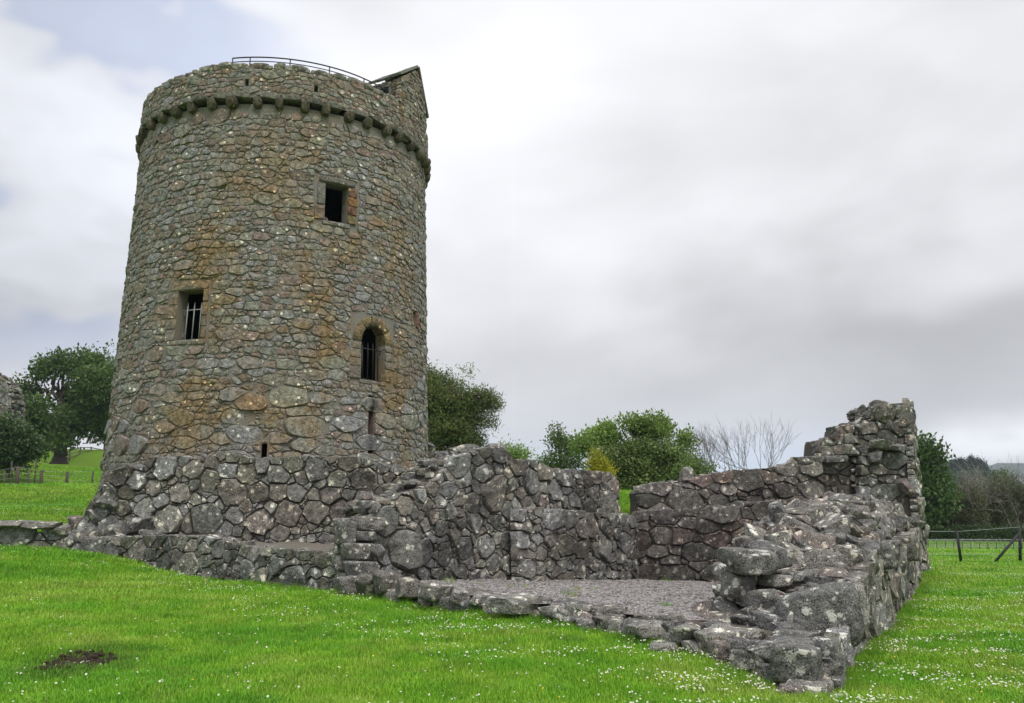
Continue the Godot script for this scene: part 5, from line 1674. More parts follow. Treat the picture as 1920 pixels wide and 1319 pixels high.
func build_lawn() -> void:
	# where no turf grows: the ruin's own footprint
	var room := PackedVector2Array()
	for c: Vector3 in [Vector3(3.028, 0.006, -8.65), Vector3(12.144, 0.003, -26.2), Vector3(9.854, 1.27, -25.5), Vector3(3.478, 1.289, -24), Vector3(2.639, 1.302, -23), Vector3(-2.332, 2.003, -24), Vector3(-9.935, 1.576, -21.6), Vector3(-10.349, 1.088, -20.7), Vector3(-9.132, 0.835, -20), Vector3(-5.345, 0.492, -17.2), Vector3(-2.689, 0.39, -14.8), Vector3(0.281, 0.293, -11.85), Vector3(2.101, 0.295, -9.9), Vector3(2.497, 0.072, -8.55)]:
		room.append(Vector2(c.x, c.z))
	var blades := []
	for v in 4:
		var st := tool()
		st.set_smooth_group(-1)
		for i in 90:
			var a := rng.randf() * TAU
			var r := 0.2 * sqrt(rng.randf())
			var p := Vector3(cos(a) * r, -0.012, sin(a) * r)
			var h := rng.randf_range(0.028, 0.075) * (1.35 if rng.randf() < 0.08 else 1.0)
			var yaw := rng.randf() * TAU
			var lean := Vector3(cos(yaw), 0, sin(yaw)) * h * rng.randf_range(0.1, 0.9)
			var side := Vector3(-sin(yaw), 0, cos(yaw)) * rng.randf_range(0.0022, 0.0042)
			var mid := p + lean * 0.35 + Vector3(0, h * 0.6, 0)
			var tip := p + lean + Vector3(0, h, 0)
			for q in [p - side, mid - side * 0.8, p + side, p + side, mid - side * 0.8, mid + side * 0.8, mid - side * 0.8, tip, mid + side * 0.8]:
				st.add_vertex(q)
		blades.append(done(st))
	var grass_m := StandardMaterial3D.new()
	grass_m.vertex_color_use_as_albedo = true
	grass_m.roughness = 0.55
	grass_m.metallic_specular = 0.3
	grass_m.cull_mode = BaseMaterial3D.CULL_DISABLED
	grass_m.backlight_enabled = true
	grass_m.backlight = Color(0.6, 0.6, 0.6)
	var where := [[], [], [], []]
	var mound := Vector3(-4.383, 0.273, -9.2)
	var d := 5.0
	while d < 75.0:
		# rows of equal depth, thinning with distance
		var step := clampf(0.10 * pow(d / 8.0, 0.85), 0.085, 0.7)
		var half := d * 0.66 + 1.0
		var x := -half
		while x < half:
			var px := x + rng.randf_range(-0.5, 0.5) * step
			var pz := -d + rng.randf_range(-0.5, 0.5) * step
			if turf_free(px, pz, room):
				var near_soil := Vector2(px - mound.x, (pz - mound.z) * 0.6).length()
				if near_soil > 0.24 + 0.25 * noise.get_noise_2d(px * 60.0, pz * 60.0):
					where[rng.randi() % 4].append(Vector4(px, pz, step / 0.14, near_soil))
			x += step
		d += step
	# longer tufts left by the mower along the foot of the walls
	var edge := [Vector3(-12.029, 1, -19.6), Vector3(-10.137, 0.954, -19.6), Vector3(-8.809, 0.828, -19.3), Vector3(-5.25, 0.472, -16.9), Vector3(-2.633, 0.382, -14.5), Vector3(-1.255, 0.355, -13.2), Vector3(0.275, 0.294, -11.6), Vector3(2.058, 0.299, -9.7), Vector3(2.438, 0.098, -8.35)]
	var edge_right := [Vector3(2.98, 0, -8.4), Vector3(12.35, 0, -26.2)]
	for line: Array in [edge, edge_right]:
		for i in line.size() - 1:
			var a: Vector3 = line[i]
			var b: Vector3 = line[i + 1]
			var side := (b - a).cross(Vector3.UP).normalized()
			if side.dot(-a) < 0.0:
				side = -side
			if line == edge_right:
				side = Vector3(0.8846, 0, 0.4664)
			for k in int(a.distance_to(b) * 26.0):
				if broad.get_noise_2d(k * 9.0, i * 50.0) < -0.12:
					continue
				var p := a.lerp(b, rng.randf()) + side * absf(rng.randfn()) * 0.1
				where[rng.randi() % 4].append(Vector4(p.x, p.z, 0.8, -1.0))
	# a few weeds in the gravel, mostly against the walls
	for q: Vector3 in [Vector3(-1.626, 0.525, -17), Vector3(-0.969, 0.472, -18), Vector3(-0.337, 0.432, -18.8), Vector3(0.461, 0.379, -19.3), Vector3(1.569, 0.299, -20.2), Vector3(2.66, 0.222, -21.2), Vector3(3.484, 0.159, -21.6), Vector3(4.427, 0.12, -21.8), Vector3(0.804, 0.481, -13.5), Vector3(1.528, 0.458, -16), Vector3(0.239, 0.458, -16), Vector3(2.156, 0.492, -12.5), Vector3(-0.555, 0.449, -15.5)]:
		for k in 2:
			where[rng.randi() % 4].append(Vector4(q.x + rng.randfn() * 0.22, q.z + rng.randfn() * 0.18, 0.5, -2.0))
	for v in 4:
		var mm := MultiMesh.new()
		mm.transform_format = MultiMesh.TRANSFORM_3D
		mm.use_colors = true
		mm.mesh = blades[v]
		mm.instance_count = where[v].size()
		for i in where[v].size():
			var p: Vector4 = where[v][i]
			var s := clampf(p.z, 0.85, 4.0)
			var tall := rng.randf_range(0.75, 1.15) * (1.0 + 0.45 * broad.get_noise_2d(p.x * 40.0, p.y * 40.0)) * clampf(sqrt(p.z), 0.9, 1.6)
			if p.w < 0.0:
				tall *= rng.randf_range(1.3, 2.6)
				s *= 0.6
			mm.set_instance_transform(i, Transform3D(Basis(Vector3.UP, rng.randf() * TAU) * Basis.from_scale(Vector3(s, tall, s)), Vector3(p.x, lawn(p.x, p.y) if p.w > -1.5 else floor_height(p.x, p.y), p.y)))
			var n := broad.get_noise_2d(p.x * 8.0, p.y * 14.0) + 0.6 * broad.get_noise_2d(p.x * 45.0 + 9.0, p.y * 60.0)
			var c := Color(0.285, 0.52, 0.035).lerp(Color(0.155, 0.39, 0.026), clampf(0.45 + n * 1.3, 0.0, 1.0)).lerp(Color(0.34, 0.44, 0.09), clampf(-n * 1.2, 0.0, 0.6))
			if p.w < 0.0:
				c = c.lerp(Color(0.14, 0.3, 0.03), 0.5)
			elif p.w < 0.55:
				c = c.lerp(Color(0.1, 0.2, 0.03), 0.6)
			var j := rng.randf_range(0.74, 1.2)
			if rng.randf() < 0.025 + 0.1 * maxf(0.0, broad.get_noise_2d(p.x * 12.0 + 70.0, p.y * 12.0)):
				c = c.lerp(Color(0.38, 0.36, 0.12), rng.randf_range(0.3, 0.7))
			elif rng.randf() < 0.06:
				c = c.lerp(Color(0.07, 0.22, 0.03), 0.7)
			mm.set_instance_color(i, Color(c.r * j, c.g * j, c.b * j))
		var o := MultiMeshInstance3D.new()
		o.name = "grass"
		o.multimesh = mm
		o.material_override = grass_m
		add_child(o, true)
		o.set_meta("kind", "stuff")
		tag(o, "bright green short grass of the lawn and the field", "grass", "grass of the lawn")
	print("grass ", where[0].size() * 4)

	# worn patch of bare soil
	var soil := tool()
	soil.set_smooth_group(0)
	for i in 24:
		for ring in 4:
			var q := []
			for e in [[i, ring], [i + 1, ring], [i + 1, ring + 1], [i, ring + 1]]:
				var a: float = TAU * (e[0] % 24) / 24.0
				var r: float = 0.36 * e[1] / 4.0 * (1.0 + 0.25 * noise.get_noise_2d(cos(a) * 40.0, sin(a) * 40.0))
				var x: float = mound.x + cos(a) * r
				var z: float = mound.z + sin(a) * r * 1.5
				q.append(Vector3(x, lawn(x, z) + (0.035 + 0.03 * noise.get_noise_2d(x * 300.0, z * 300.0)) * (1.0 - e[1] / 4.0) + 0.004, z))
			for k in [0, 1, 2, 0, 2, 3]:
				soil.add_vertex(q[k])
	var clod := icosphere(1)
	for k in 70:
		var ang := rng.randf() * TAU
		var rad := 0.33 * sqrt(rng.randf())
		var cx := mound.x + cos(ang) * rad
		var cz := mound.z + sin(ang) * rad * 1.5
		var c := Vector3(cx, lawn(cx, cz) + 0.03, cz)
		var sz := rng.randf_range(0.012, 0.035)
		for n in range(0, clod[1].size(), 3):
			for j in [0, 2, 1]:
				var q: Vector3 = clod[0][clod[1][n + j]]
				soil.add_vertex(c + q * sz * Vector3(1.2, 0.8, 1.0))
	var so := put(self, "bare_soil", done(soil), world_mat(grey_texture(256, 0.1, 4, 101, 0.015, 0.09, Color(1.0, 0.72, 0.52)), 3.0, relief(256, 0.1, 4, 102, 9.0), 1.2))
	so.set_meta("kind", "structure")

	# daisies and buttercups
	for kind in 2:
		var st := tool()
		st.set_smooth_group(-1)
		var pet := Color(0.82, 0.82, 0.8) if kind == 0 else Color(0.85, 0.6, 0.02)
		var eye := Color(0.75, 0.5, 0.03)
		var n := 8
		for i in n:
			var a := TAU * i / n
			var b := TAU * (i + 0.8) / n
			for v in [[Vector3(0, 0.002, 0), pet], [Vector3(cos(a) * 0.012, 0.003, sin(a) * 0.012), pet], [Vector3(cos(b) * 0.012, 0.0035, sin(b) * 0.012), pet], [Vector3(0, 0.006, 0), eye], [Vector3(cos(a) * 0.0045, 0.004, sin(a) * 0.0045), eye], [Vector3(cos(b) * 0.0045, 0.004, sin(b) * 0.0045), eye]]:
				st.set_color(v[1])
				st.add_vertex(v[0])
		for v in [Vector3(-0.001, -0.05, 0), Vector3(0.001, -0.05, 0), Vector3(0, 0.002, 0)]:
			st.set_color(Color(0.1, 0.2, 0.04))
			st.add_vertex(v)
		var fm := flat_mat(Color.WHITE, 0.6)
		fm.vertex_color_use_as_albedo = true
		fm.cull_mode = BaseMaterial3D.CULL_DISABLED
		var spots := []
		var tries := 120000 if kind == 0 else 30000
		for i in tries:
			var dd := 6.0 + 40.0 * pow(rng.randf(), 1.6)
			var x := rng.randf_range(-0.64, 0.64) * dd
			var z := -dd
			var cl := broad.get_noise_2d(x * 18.0 + (0.0 if kind == 0 else 300.0), z * 30.0) + 0.6 * broad.get_noise_2d(x * 60.0, z * 90.0)
			# thicker along the foot of the walls and on the right-hand side, thin on the near lawn
			var right := x > 2.96 + 0.527 * (dd - 8.68)
			var foot := smoothstep(-2.6, -0.2, (x + dd * 0.96 - 10.9) * 0.72) if not right else 0.0
			var chance := 0.03 + 0.3 * foot + (0.3 if right else 0.0) + (0.1 if dd > 17.0 else 0.0)
			if kind == 1:
				chance = 0.05 if right else (0.2 if dd > 22.0 else 0.012)
			chance *= 0.12 + 2.2 * smoothstep(-0.1, 0.45, cl)
			if rng.randf() > chance:
				continue
			if turf_free(x, z, room):
				spots.append(Vector2(x, z))
		var mm := MultiMesh.new()
		mm.transform_format = MultiMesh.TRANSFORM_3D
		mm.mesh = done(st)
		mm.instance_count = spots.size()
		for i in spots.size():
			var p: Vector2 = spots[i]
			var s := rng.randf_range(0.5, 0.88)
			mm.set_instance_transform(i, Transform3D(Basis.from_euler(Vector3(rng.randfn() * 0.35 + 0.25, rng.randf() * TAU * 0.0, rng.randfn() * 0.35)).scaled(Vector3.ONE * s), Vector3(p.x, lawn(p.x, p.y) + rng.randf_range(0.05, 0.085), p.y)))
		var o := MultiMeshInstance3D.new()
		o.name = "daisies" if kind == 0 else "buttercups"
		o.multimesh = mm
		o.material_override = fm
		add_child(o, true)
		o.set_meta("kind", "stuff")
		tag(o, "tiny white daisies scattered over the lawn" if kind == 0 else "tiny yellow buttercups scattered over the lawn", "flowers")
		print(o.name, " ", spots.size())


func trunk(parent: Node3D, foot: Vector3, top: Vector3, r0: float, r1: float, limbs: Array, called := "trunk") -> void:
	var st := tool()
	var pts := wander(foot + Vector3.DOWN * 0.4, top, 5, 0.02)
	limb(st, [foot + Vector3.DOWN * 0.4, foot.lerp(top, 0.06)], r0 * 1.7, r0, 9)
	pts[0] = foot.lerp(top, 0.05)
	limb(st, pts, r0, r1, 9)
	var m := put(parent, called, done(st), bark_mat)
	for l: Vector3 in limbs:
		var b := tool()
		var from := foot.lerp(top, rng.randf_range(0.45, 0.9))
		limb(b, wander(from, l, 5, 0.06), r0 * 0.45, r0 * 0.08, 6)
		for k in 2:
			var mid := from.lerp(l, rng.randf_range(0.35, 0.7))
			limb(b, wander(mid, l + Vector3(rng.randfn(), rng.randf(), rng.randfn()) * from.distance_to(l) * 0.16, 4, 0.07), r0 * 0.2, r0 * 0.04, 5)
		put(m, "limb", done(b), bark_mat).position = Vector3.ZERO


func build_trees() -> void:
	var sycamore := [Color(0.08, 0.145, 0.035), Color(0.065, 0.118, 0.03), Color(0.105, 0.175, 0.04)]
	# the sycamore on the rise
	var t := thing("sycamore_tree", "large spreading dark green tree with a thick trunk on the rise left of the tower", "tree", Vector3(-45.846, 7.218, -88))
	var limbs := [Vector3(-49.131, 15.79, -88), Vector3(-48.211, 15.401, -88), Vector3(-46.275, 16.905, -88), Vector3(-43.69, 15.79, -88), Vector3(-42.038, 12.75, -88), Vector3(-48.979, 12.312, -88), Vector3(-44.116, 11.655, -88), Vector3(-47.073, 16.626, -88)]
	trunk(t, Vector3(-45.846, 7.218, -88), Vector3(-46.133, 13.3, -88), 0.75, 0.35, limbs)
	crown(t, [[Vector3(-49.479, 15.957, -88), Vector3(1.52, 1.629, 1.574)], [Vector3(-50, 14.68, -88), Vector3(0.869, 0.651, 0.76)], [Vector3(-48.754, 16.905, -88), Vector3(1.194, 0.869, 1.031)], [Vector3(-46.964, 17.185, -88), Vector3(1.954, 0.977, 1.466)], [Vector3(-44.649, 17.185, -88), Vector3(1.954, 1.194, 1.574)], [Vector3(-44.374, 17.894, -92), Vector3(2.043, 1.93, 1.986)], [Vector3(-41.392, 14.68, -88), Vector3(1.737, 2.606, 2.171)], [Vector3(-41.885, 14.77, -85), Vector3(1.468, 1.468, 1.468)], [Vector3(-46.433, 14.554, -91), Vector3(1.572, 1.46, 1.516)], [Vector3(-43.624, 12.202, -88), Vector3(2.171, 1.411, 1.791)], [Vector3(-47.537, 12.105, -85), Vector3(1.573, 0.944, 1.258)], [Vector3(-49.612, 11.109, -88), Vector3(1.52, 0.977, 1.249)], [Vector3(-47.6, 11.109, -88), Vector3(1.303, 0.977, 1.14)], [Vector3(-43.957, 11.459, -84), Vector3(1.14, 0.933, 1.036)], [Vector3(-43.559, 12.112, -92), Vector3(1.476, 1.362, 1.419)], [Vector3(-44.816, 10.456, -88), Vector3(1.303, 0.651, 0.977)], [Vector3(-50.411, 9.48, -88), Vector3(1.086, 0.869, 0.977)], [Vector3(-44.498, 9.301, -86), Vector3(1.592, 0.424, 1.008)], [Vector3(-49.596, 9.636, -91), Vector3(1.684, 0.449, 1.067)]], 6.0, 1.7, sycamore, 0.28)
	# small trees and bushes around it
	t = thing("dark_bush", "dark leafy bush under the ruined wall at the left edge", "bush", Vector3(-32.226, 4.834, -56))
	trunk(t, Vector3(-32.211, 4.698, -56), Vector3(-32.532, 6.959, -56), 0.09, 0.04, [Vector3(-31.811, 7.305, -56), Vector3(-33.213, 7.478, -56)])
	crown(t, [[Vector3(-33.213, 7.478, -56), Vector3(0.898, 0.691, 0.795)], [Vector3(-32.11, 6.89, -56), Vector3(0.76, 0.829, 0.795)], [Vector3(-31.016, 6.339, -56), Vector3(0.484, 0.415, 0.449)], [Vector3(-33.46, 6.614, -56), Vector3(1.382, 1.382, 1.382)], [Vector3(-31.196, 6.099, -56), Vector3(0.622, 0.691, 0.656)], [Vector3(-32.168, 5.859, -56), Vector3(1.244, 0.691, 0.967)], [Vector3(-31.639, 5.107, -56), Vector3(0.898, 0.276, 0.587)], [Vector3(-32.779, 5.175, -56), Vector3(0.691, 0.345, 0.518)]], 9, 1.2, [Color(0.055, 0.105, 0.03), Color(0.045, 0.09, 0.025), Color(0.065, 0.115, 0.03)], 0.26)
	t = thing("small_tree", "light green small tree at the left edge of the tower behind the sycamore", "tree", Vector3(-44.076, 8.941, -95))
	trunk(t, Vector3(-44.368, 8.941, -95), Vector3(-44.862, 12.455, -95), 0.25, 0.1, [Vector3(-45.459, 11.278, -95), Vector3(-44.498, 13.637, -95)])
	crown(t, [[Vector3(-44.98, 12.455, -95), Vector3(1.172, 1.289, 1.231)], [Vector3(-44.26, 10.984, -95), Vector3(0.938, 1.055, 0.996)]], 6, 1.6, [Color(0.09, 0.18, 0.035), Color(0.07, 0.15, 0.03)], 0.2)
	t = thing("thorn_bush", "thin leafless thorn bush on the slope near the tower edge", "bush", Vector3(-53.816, 10.909, -110))
	var tw := tool()
	for k in 9:
		branching(tw, Vector3(-52.675, 11.138, -108) + Vector3(rng.randfn() * 0.6, 0, 0), Vector3(rng.randfn() * 0.7, 1.0, rng.randfn() * 0.5).normalized(), 2.2, 0.1, 4, 0.5, 0.1)
	put(t, "branches", done(tw), bark_mat)

	# behind the tower on the right: a dark tree with flat tiers
	t = thing("dark_tree", "dark dense tree with flat tiers of branches right behind the tower", "tree", Vector3(-4.353, 3.616, -46))
	trunk(t, Vector3(-4.353, 3.616, -46), Vector3(-4.163, 8.872, -46), 0.35, 0.12, [Vector3(-3.3, 8.727, -46), Vector3(-2.287, 7.802, -46), Vector3(-2.419, 6.799, -46), Vector3(-2.854, 7.429, -46), Vector3(-3.869, 8.437, -46), Vector3(-2.693, 5.86, -46)])
	var yew := [Color(0.12, 0.185, 0.045), Color(0.15, 0.2, 0.05), Color(0.095, 0.15, 0.04), Color(0.2, 0.2, 0.065)]
	crown(t, [[Vector3(-4.296, 8.293, -46), Vector3(1.135, 1.022, 1.078)], [Vector3(-3.71, 7.429, -46), Vector3(1.305, 1.135, 1.22)], [Vector3(-4.118, 6.286, -46), Vector3(1.589, 1.249, 1.419)], [Vector3(-3.128, 6.571, -46), Vector3(1.135, 0.965, 1.05)], [Vector3(-3.536, 5.295, -46), Vector3(1.589, 0.795, 1.192)], [Vector3(-2.553, 6.002, -46), Vector3(0.851, 0.738, 0.795)], [Vector3(-4.857, 7.716, -46), Vector3(1.135, 1.703, 1.419)], [Vector3(-3.296, 8.437, -46), Vector3(0.738, 0.568, 0.653)], [Vector3(-2.124, 5.578, -46), Vector3(0.624, 0.341, 0.482)], [Vector3(-1.861, 8.148, -46), Vector3(0.965, 0.312, 0.638)], [Vector3(-1.2, 7.802, -46), Vector3(0.624, 0.284, 0.454)], [Vector3(-1.714, 7.658, -46), Vector3(0.738, 0.255, 0.497)], [Vector3(-2.286, 7.774, -46), Vector3(0.624, 0.255, 0.44)], [Vector3(-1.566, 6.856, -46), Vector3(0.681, 0.284, 0.482)], [Vector3(-2.138, 7.142, -46), Vector3(0.624, 0.341, 0.482)], [Vector3(-1.561, 6.144, -46), Vector3(0.341, 0.199, 0.27)], [Vector3(-2.874, 9.105, -46), Vector3(0.454, 0.284, 0.369)], [Vector3(-2.303, 9.542, -46), Vector3(0.255, 0.199, 0.227)], [Vector3(-3.158, 8.872, -46), Vector3(0.624, 0.255, 0.44)], [Vector3(-3.38, 4.313, -46), Vector3(1.703, 0.681, 1.192)], [Vector3(-3.791, 3.616, -46), Vector3(1.419, 0.511, 0.965)], [Vector3(-4.026, 9.28, -46), Vector3(0.454, 0.227, 0.341)], [Vector3(-4.605, 9.455, -46), Vector3(0.511, 0.284, 0.397)], [Vector3(-2.427, 7.572, -46), Vector3(0.738, 0.397, 0.568)]], 15, 0.9, yew, 0.18, "crown", 0.5, 3)

	# shrubs and small trees beyond the back wall
	var fresh := [Color(0.210, 0.322, 0.070), Color(0.168, 0.266, 0.056), Color(0.252, 0.378, 0.091)]
	var bushy := [Color(0.154, 0.231, 0.056), Color(0.182, 0.252, 0.070), Color(0.119, 0.196, 0.049)]
	t = thing("shrubbery", "row of pale green shrubs showing just above the cross wall", "shrub", Vector3(0, 5.138, -60))
	trunk(t, Vector3(0, 4.774, -60), Vector3(0, 6.236, -60), 0.12, 0.05, [])
	crown(t, [[Vector3(-0.443, 6.31, -60), Vector3(0.518, 0.518, 0.518)], [Vector3(0.369, 6.126, -60), Vector3(0.592, 0.518, 0.555)], [Vector3(1.179, 6.053, -60), Vector3(0.518, 0.37, 0.444)], [Vector3(1.84, 5.723, -60), Vector3(0.962, 0.518, 0.74)], [Vector3(0, 5.686, -60), Vector3(1.11, 0.444, 0.777)], [Vector3(-0.184, 4.956, -60), Vector3(1.11, 0.666, 0.888)], [Vector3(1.469, 4.956, -60), Vector3(1.258, 0.666, 0.962)], [Vector3(0.549, 4.229, -60), Vector3(1.481, 0.592, 1.036)]], 10, 1.0, fresh, 0.2)
	t = thing("young_rowan_tree", "slender airy young tree, tallest left of the broad bush", "tree", Vector3(2.638, 3.703, -48))
	trunk(t, Vector3(2.638, 3.703, -48), Vector3(2.552, 6.787, -48), 0.09, 0.02, [Vector3(2.553, 6.936, -48), Vector3(3.108, 6.194, -48), Vector3(2.128, 5.75, -48), Vector3(3.392, 5.309, -48), Vector3(1.915, 5.015, -48)])
	crown(t, [[Vector3(2.491, 6.638, -48), Vector3(0.207, 0.296, 0.252)], [Vector3(2.664, 6.194, -48), Vector3(0.474, 0.355, 0.415)], [Vector3(2.51, 5.603, -48), Vector3(0.77, 0.415, 0.592)], [Vector3(2.955, 5.75, -48), Vector3(0.533, 0.415, 0.474)], [Vector3(2.799, 5.015, -48), Vector3(1.125, 0.533, 0.829)], [Vector3(2.351, 4.431, -48), Vector3(1.303, 0.474, 0.888)], [Vector3(3.674, 4.431, -48), Vector3(0.888, 0.533, 0.711)], [Vector3(2.639, 3.848, -48), Vector3(1.481, 0.533, 1.007)], [Vector3(2.924, 3.125, -48), Vector3(1.303, 0.474, 0.888)]], 11, 0.7, [Color(0.13, 0.21, 0.06), Color(0.1, 0.17, 0.05), Color(0.16, 0.24, 0.07)], 0.33, "crown", 0.2)
	t = thing("broad_bush", "broad rounded leafy bush with loose sprays along its top", "bush", Vector3(6.447, 3.528, -44))
	trunk(t, Vector3(6.578, 3.395, -44), Vector3(6.776, 5.54, -44), 0.16, 0.06, [Vector3(5.162, 6.082, -44), Vector3(5.984, 6.355, -44), Vector3(6.94, 6.491, -44), Vector3(7.883, 6.218, -44), Vector3(8.808, 5.54, -44), Vector3(9.063, 5.135, -44), Vector3(4.336, 5.54, -44)])
	crown(t, [[Vector3(4.883, 5.757, -44), Vector3(0.706, 0.38, 0.543)], [Vector3(5.756, 5.946, -44), Vector3(0.76, 0.326, 0.543)], [Vector3(4.278, 5.324, -44), Vector3(0.651, 0.434, 0.543)], [Vector3(6.708, 6.001, -44), Vector3(0.869, 0.271, 0.57)], [Vector3(7.657, 5.946, -44), Vector3(0.76, 0.271, 0.516)], [Vector3(8.266, 5.54, -44), Vector3(0.651, 0.271, 0.461)], [Vector3(8.871, 5.054, -44), Vector3(0.434, 0.244, 0.339)], [Vector3(5.411, 5.135, -44), Vector3(1.249, 0.706, 0.977)]], 12, 0.85, fresh, 0.36, "upper_crown", 0.2)
	crown(t, [[Vector3(6.727, 4.555, -43), Vector3(1.539, 1.061, 1.3)], [Vector3(6.346, 5.081, -43), Vector3(1.008, 0.477, 0.743)], [Vector3(7.397, 4.87, -43), Vector3(1.061, 0.69, 0.875)], [Vector3(7.904, 4.267, -43), Vector3(1.326, 0.743, 1.035)], [Vector3(5.796, 4.267, -43), Vector3(1.167, 0.69, 0.928)], [Vector3(5.013, 4.607, -43), Vector3(1.061, 0.796, 0.928)], [Vector3(8.689, 4.136, -43), Vector3(0.796, 0.477, 0.637)], [Vector3(6.842, 4.005, -43), Vector3(1.857, 0.584, 1.22)], [Vector3(6.691, 3.354, -43), Vector3(2.255, 0.584, 1.419)], [Vector3(6.54, 2.708, -43), Vector3(2.122, 0.477, 1.3)]], 15, 0.8, bushy, 0.16)
	var tips := []
	for k in 26:
		var px := rng.randf_range(1088, 1302)
		var py := 797.0 + 36.0 * pow(absf(px - 1200.0) / 105.0, 2.2) + rng.randf_range(-7, 12)
		tips.append([along_sight(px, py, rng.randf_range(43, 45.5)), Vector3(rng.randf_range(0.14, 0.42), rng.randf_range(0.1, 0.25), 0.3)])
	crown(t, tips, 26, 0.75, fresh, 0.1, "leaf_sprays", 0.1)
	t = thing("golden_conifer", "small golden yellow conifer in front of the broad bush", "conifer", Vector3(3.929, 3.309, -39))
	trunk(t, Vector3(3.929, 3.309, -39), Vector3(3.88, 4.47, -39), 0.06, 0.02, [])
	crown(t, [[Vector3(3.764, 4.661, -39), Vector3(0.12, 0.192, 0.156)], [Vector3(3.807, 4.399, -39), Vector3(0.289, 0.241, 0.265)], [Vector3(3.873, 4.113, -39), Vector3(0.457, 0.265, 0.361)], [Vector3(3.962, 3.805, -39), Vector3(0.577, 0.241, 0.409)], [Vector3(3.98, 3.498, -39), Vector3(0.65, 0.289, 0.469)], [Vector3(3.996, 3.121, -39), Vector3(0.698, 0.289, 0.493)], [Vector3(3.989, 2.745, -39), Vector3(0.674, 0.241, 0.457)]], 46, 0.5, [Color(0.44, 0.42, 0.025), Color(0.25, 0.3, 0.02), Color(0.52, 0.48, 0.03)], 0.1, "crown", 0.4, 3)
	t = thing("low_shrub", "dark low shrub between the broad bush and bare shrubs", "shrub", Vector3(8.646, 3.645, -41))
	trunk(t, Vector3(8.636, 3.397, -41), Vector3(8.672, 4.267, -41), 0.06, 0.02, [])
	crown(t, [[Vector3(8.67, 4.217, -41), Vector3(0.455, 0.354, 0.405)], [Vector3(9.164, 4.018, -41), Vector3(0.354, 0.253, 0.304)], [Vector3(8.28, 3.893, -41), Vector3(0.607, 0.354, 0.481)], [Vector3(8.641, 3.521, -41), Vector3(0.759, 0.455, 0.607)], [Vector3(8.619, 2.976, -41), Vector3(0.708, 0.304, 0.506)]], 14, 0.7, bushy, 0.2)
	# bare shrubs against the sky
	var twig := flat_mat(lin(0.13, 0.115, 0.105), 0.9)
	for b in [[Vector3(9.957, 3.618, -42), 1.25, "left of the two leafless shrubs behind the back wall"], [Vector3(11.428, 3.771, -42), 1.35, "right, wider of the two leafless shrubs behind the back wall"]]:
		t = thing("bare_shrub", b[2], "shrub", b[0], "leafless shrubs")
		var st := tool()
		for k in 11:
			var p: Vector3 = b[0] + Vector3(rng.randf_range(-0.9, 0.9), -0.6, rng.randf_range(-0.5, 0.5))
			branching(st, p, Vector3(rng.randfn() * 0.42, 1.0, rng.randfn() * 0.3).normalized(), 0.78 * b[1], 0.024, 4, 0.27, 0.16)
		put(t, "branches", done(st), twig)

	# right of the ruin: an oak, scrub with pale dead branches, a wooded knoll, a far hill
	t = thing("oak_tree", "rounded green tree right behind the tall wall fragment", "tree", Vector3(28.621, 0.614, -62))
	trunk(t, Vector3(28.611, 0.505, -62), Vector3(29.233, 5.256, -62), 0.32, 0.12, [Vector3(30.081, 6.201, -62), Vector3(28.99, 6.771, -62), Vector3(30.146, 4.88, -62), Vector3(29.475, 5.822, -62)])
	crown(t, [[Vector3(29.153, 6.467, -62), Vector3(1.147, 0.688, 0.918)], [Vector3(29.866, 5.936, -62), Vector3(0.841, 0.535, 0.688)], [Vector3(28.853, 5.256, -62), Vector3(1.147, 1.071, 1.109)], [Vector3(29.957, 4.88, -62), Vector3(0.918, 0.765, 0.841)], [Vector3(29.267, 3.569, -62), Vector3(1.377, 1.3, 1.339)], [Vector3(30.194, 3.383, -62), Vector3(0.841, 1.147, 0.994)], [Vector3(28.754, 2.085, -62), Vector3(1.147, 1.3, 1.224)]], 8, 1.3, [Color(0.08, 0.15, 0.04), Color(0.065, 0.125, 0.035), Color(0.1, 0.175, 0.05)], 0.2)
	var olive := [Color(0.105, 0.126, 0.049), Color(0.126, 0.133, 0.063), Color(0.084, 0.112, 0.042), Color(0.140, 0.140, 0.077)]
	var green2 := [Color(0.077, 0.140, 0.042), Color(0.098, 0.161, 0.042), Color(0.070, 0.119, 0.042)]
	var pale := flat_mat(lin(0.3, 0.28, 0.25), 0.9)
	var greyish := flat_mat(lin(0.17, 0.15, 0.13), 0.9)
	var scrub := [
		[1768, 1005, 66, 34, 104, olive, 7, greyish, "greyish scrub tree beside the oak, leftmost of the scrub row"],
		[1808, 1008, 64, 36, 109, olive, 9, greyish, "olive brown scrub tree behind the fence post"],
		[1845, 1008, 68, 34, 119, olive, 8, pale, "scrub tree with pale slanting dead branches, middle of the row"],
		[1880, 1006, 72, 34, 135, green2, 8, pale, "greener scrub tree with upright white stems"],
		[1918, 1004, 66, 36, 117, olive, 6, greyish, "scrub tree cut by the right edge of the picture"],
	]
	for b in scrub:
		var d: float = b[2]
		var foot := along_sight(b[0], b[1], d)
		t = thing("scrub_tree", b[8], "tree", foot, "scrub trees beyond the right-hand fence")
		var st := tool()
		var k2 := d / 1621.0
		for k in b[6]:
			branching(st, foot + Vector3(rng.randf_range(-1.0, 1.0), -0.3, rng.randf_range(-0.4, 0.9)), Vector3(rng.randfn() * 0.28, 1.0, rng.randfn() * 0.2).normalized(), b[4] * k2 * 0.34, 0.075, 4, 0.36, 0.06)
		put(t, "branches", done(st), b[7])
		var blobs := []
		for k in 8:
			blobs.append([foot + Vector3(rng.randf_range(-0.8, 0.8) * b[3] * k2, b[4] * k2 * rng.randf_range(0.12, 0.8), rng.randf_range(-1.0, 0.4)), Vector3(b[3] * k2 * 0.6, b[4] * k2 * 0.2, 1.0)])
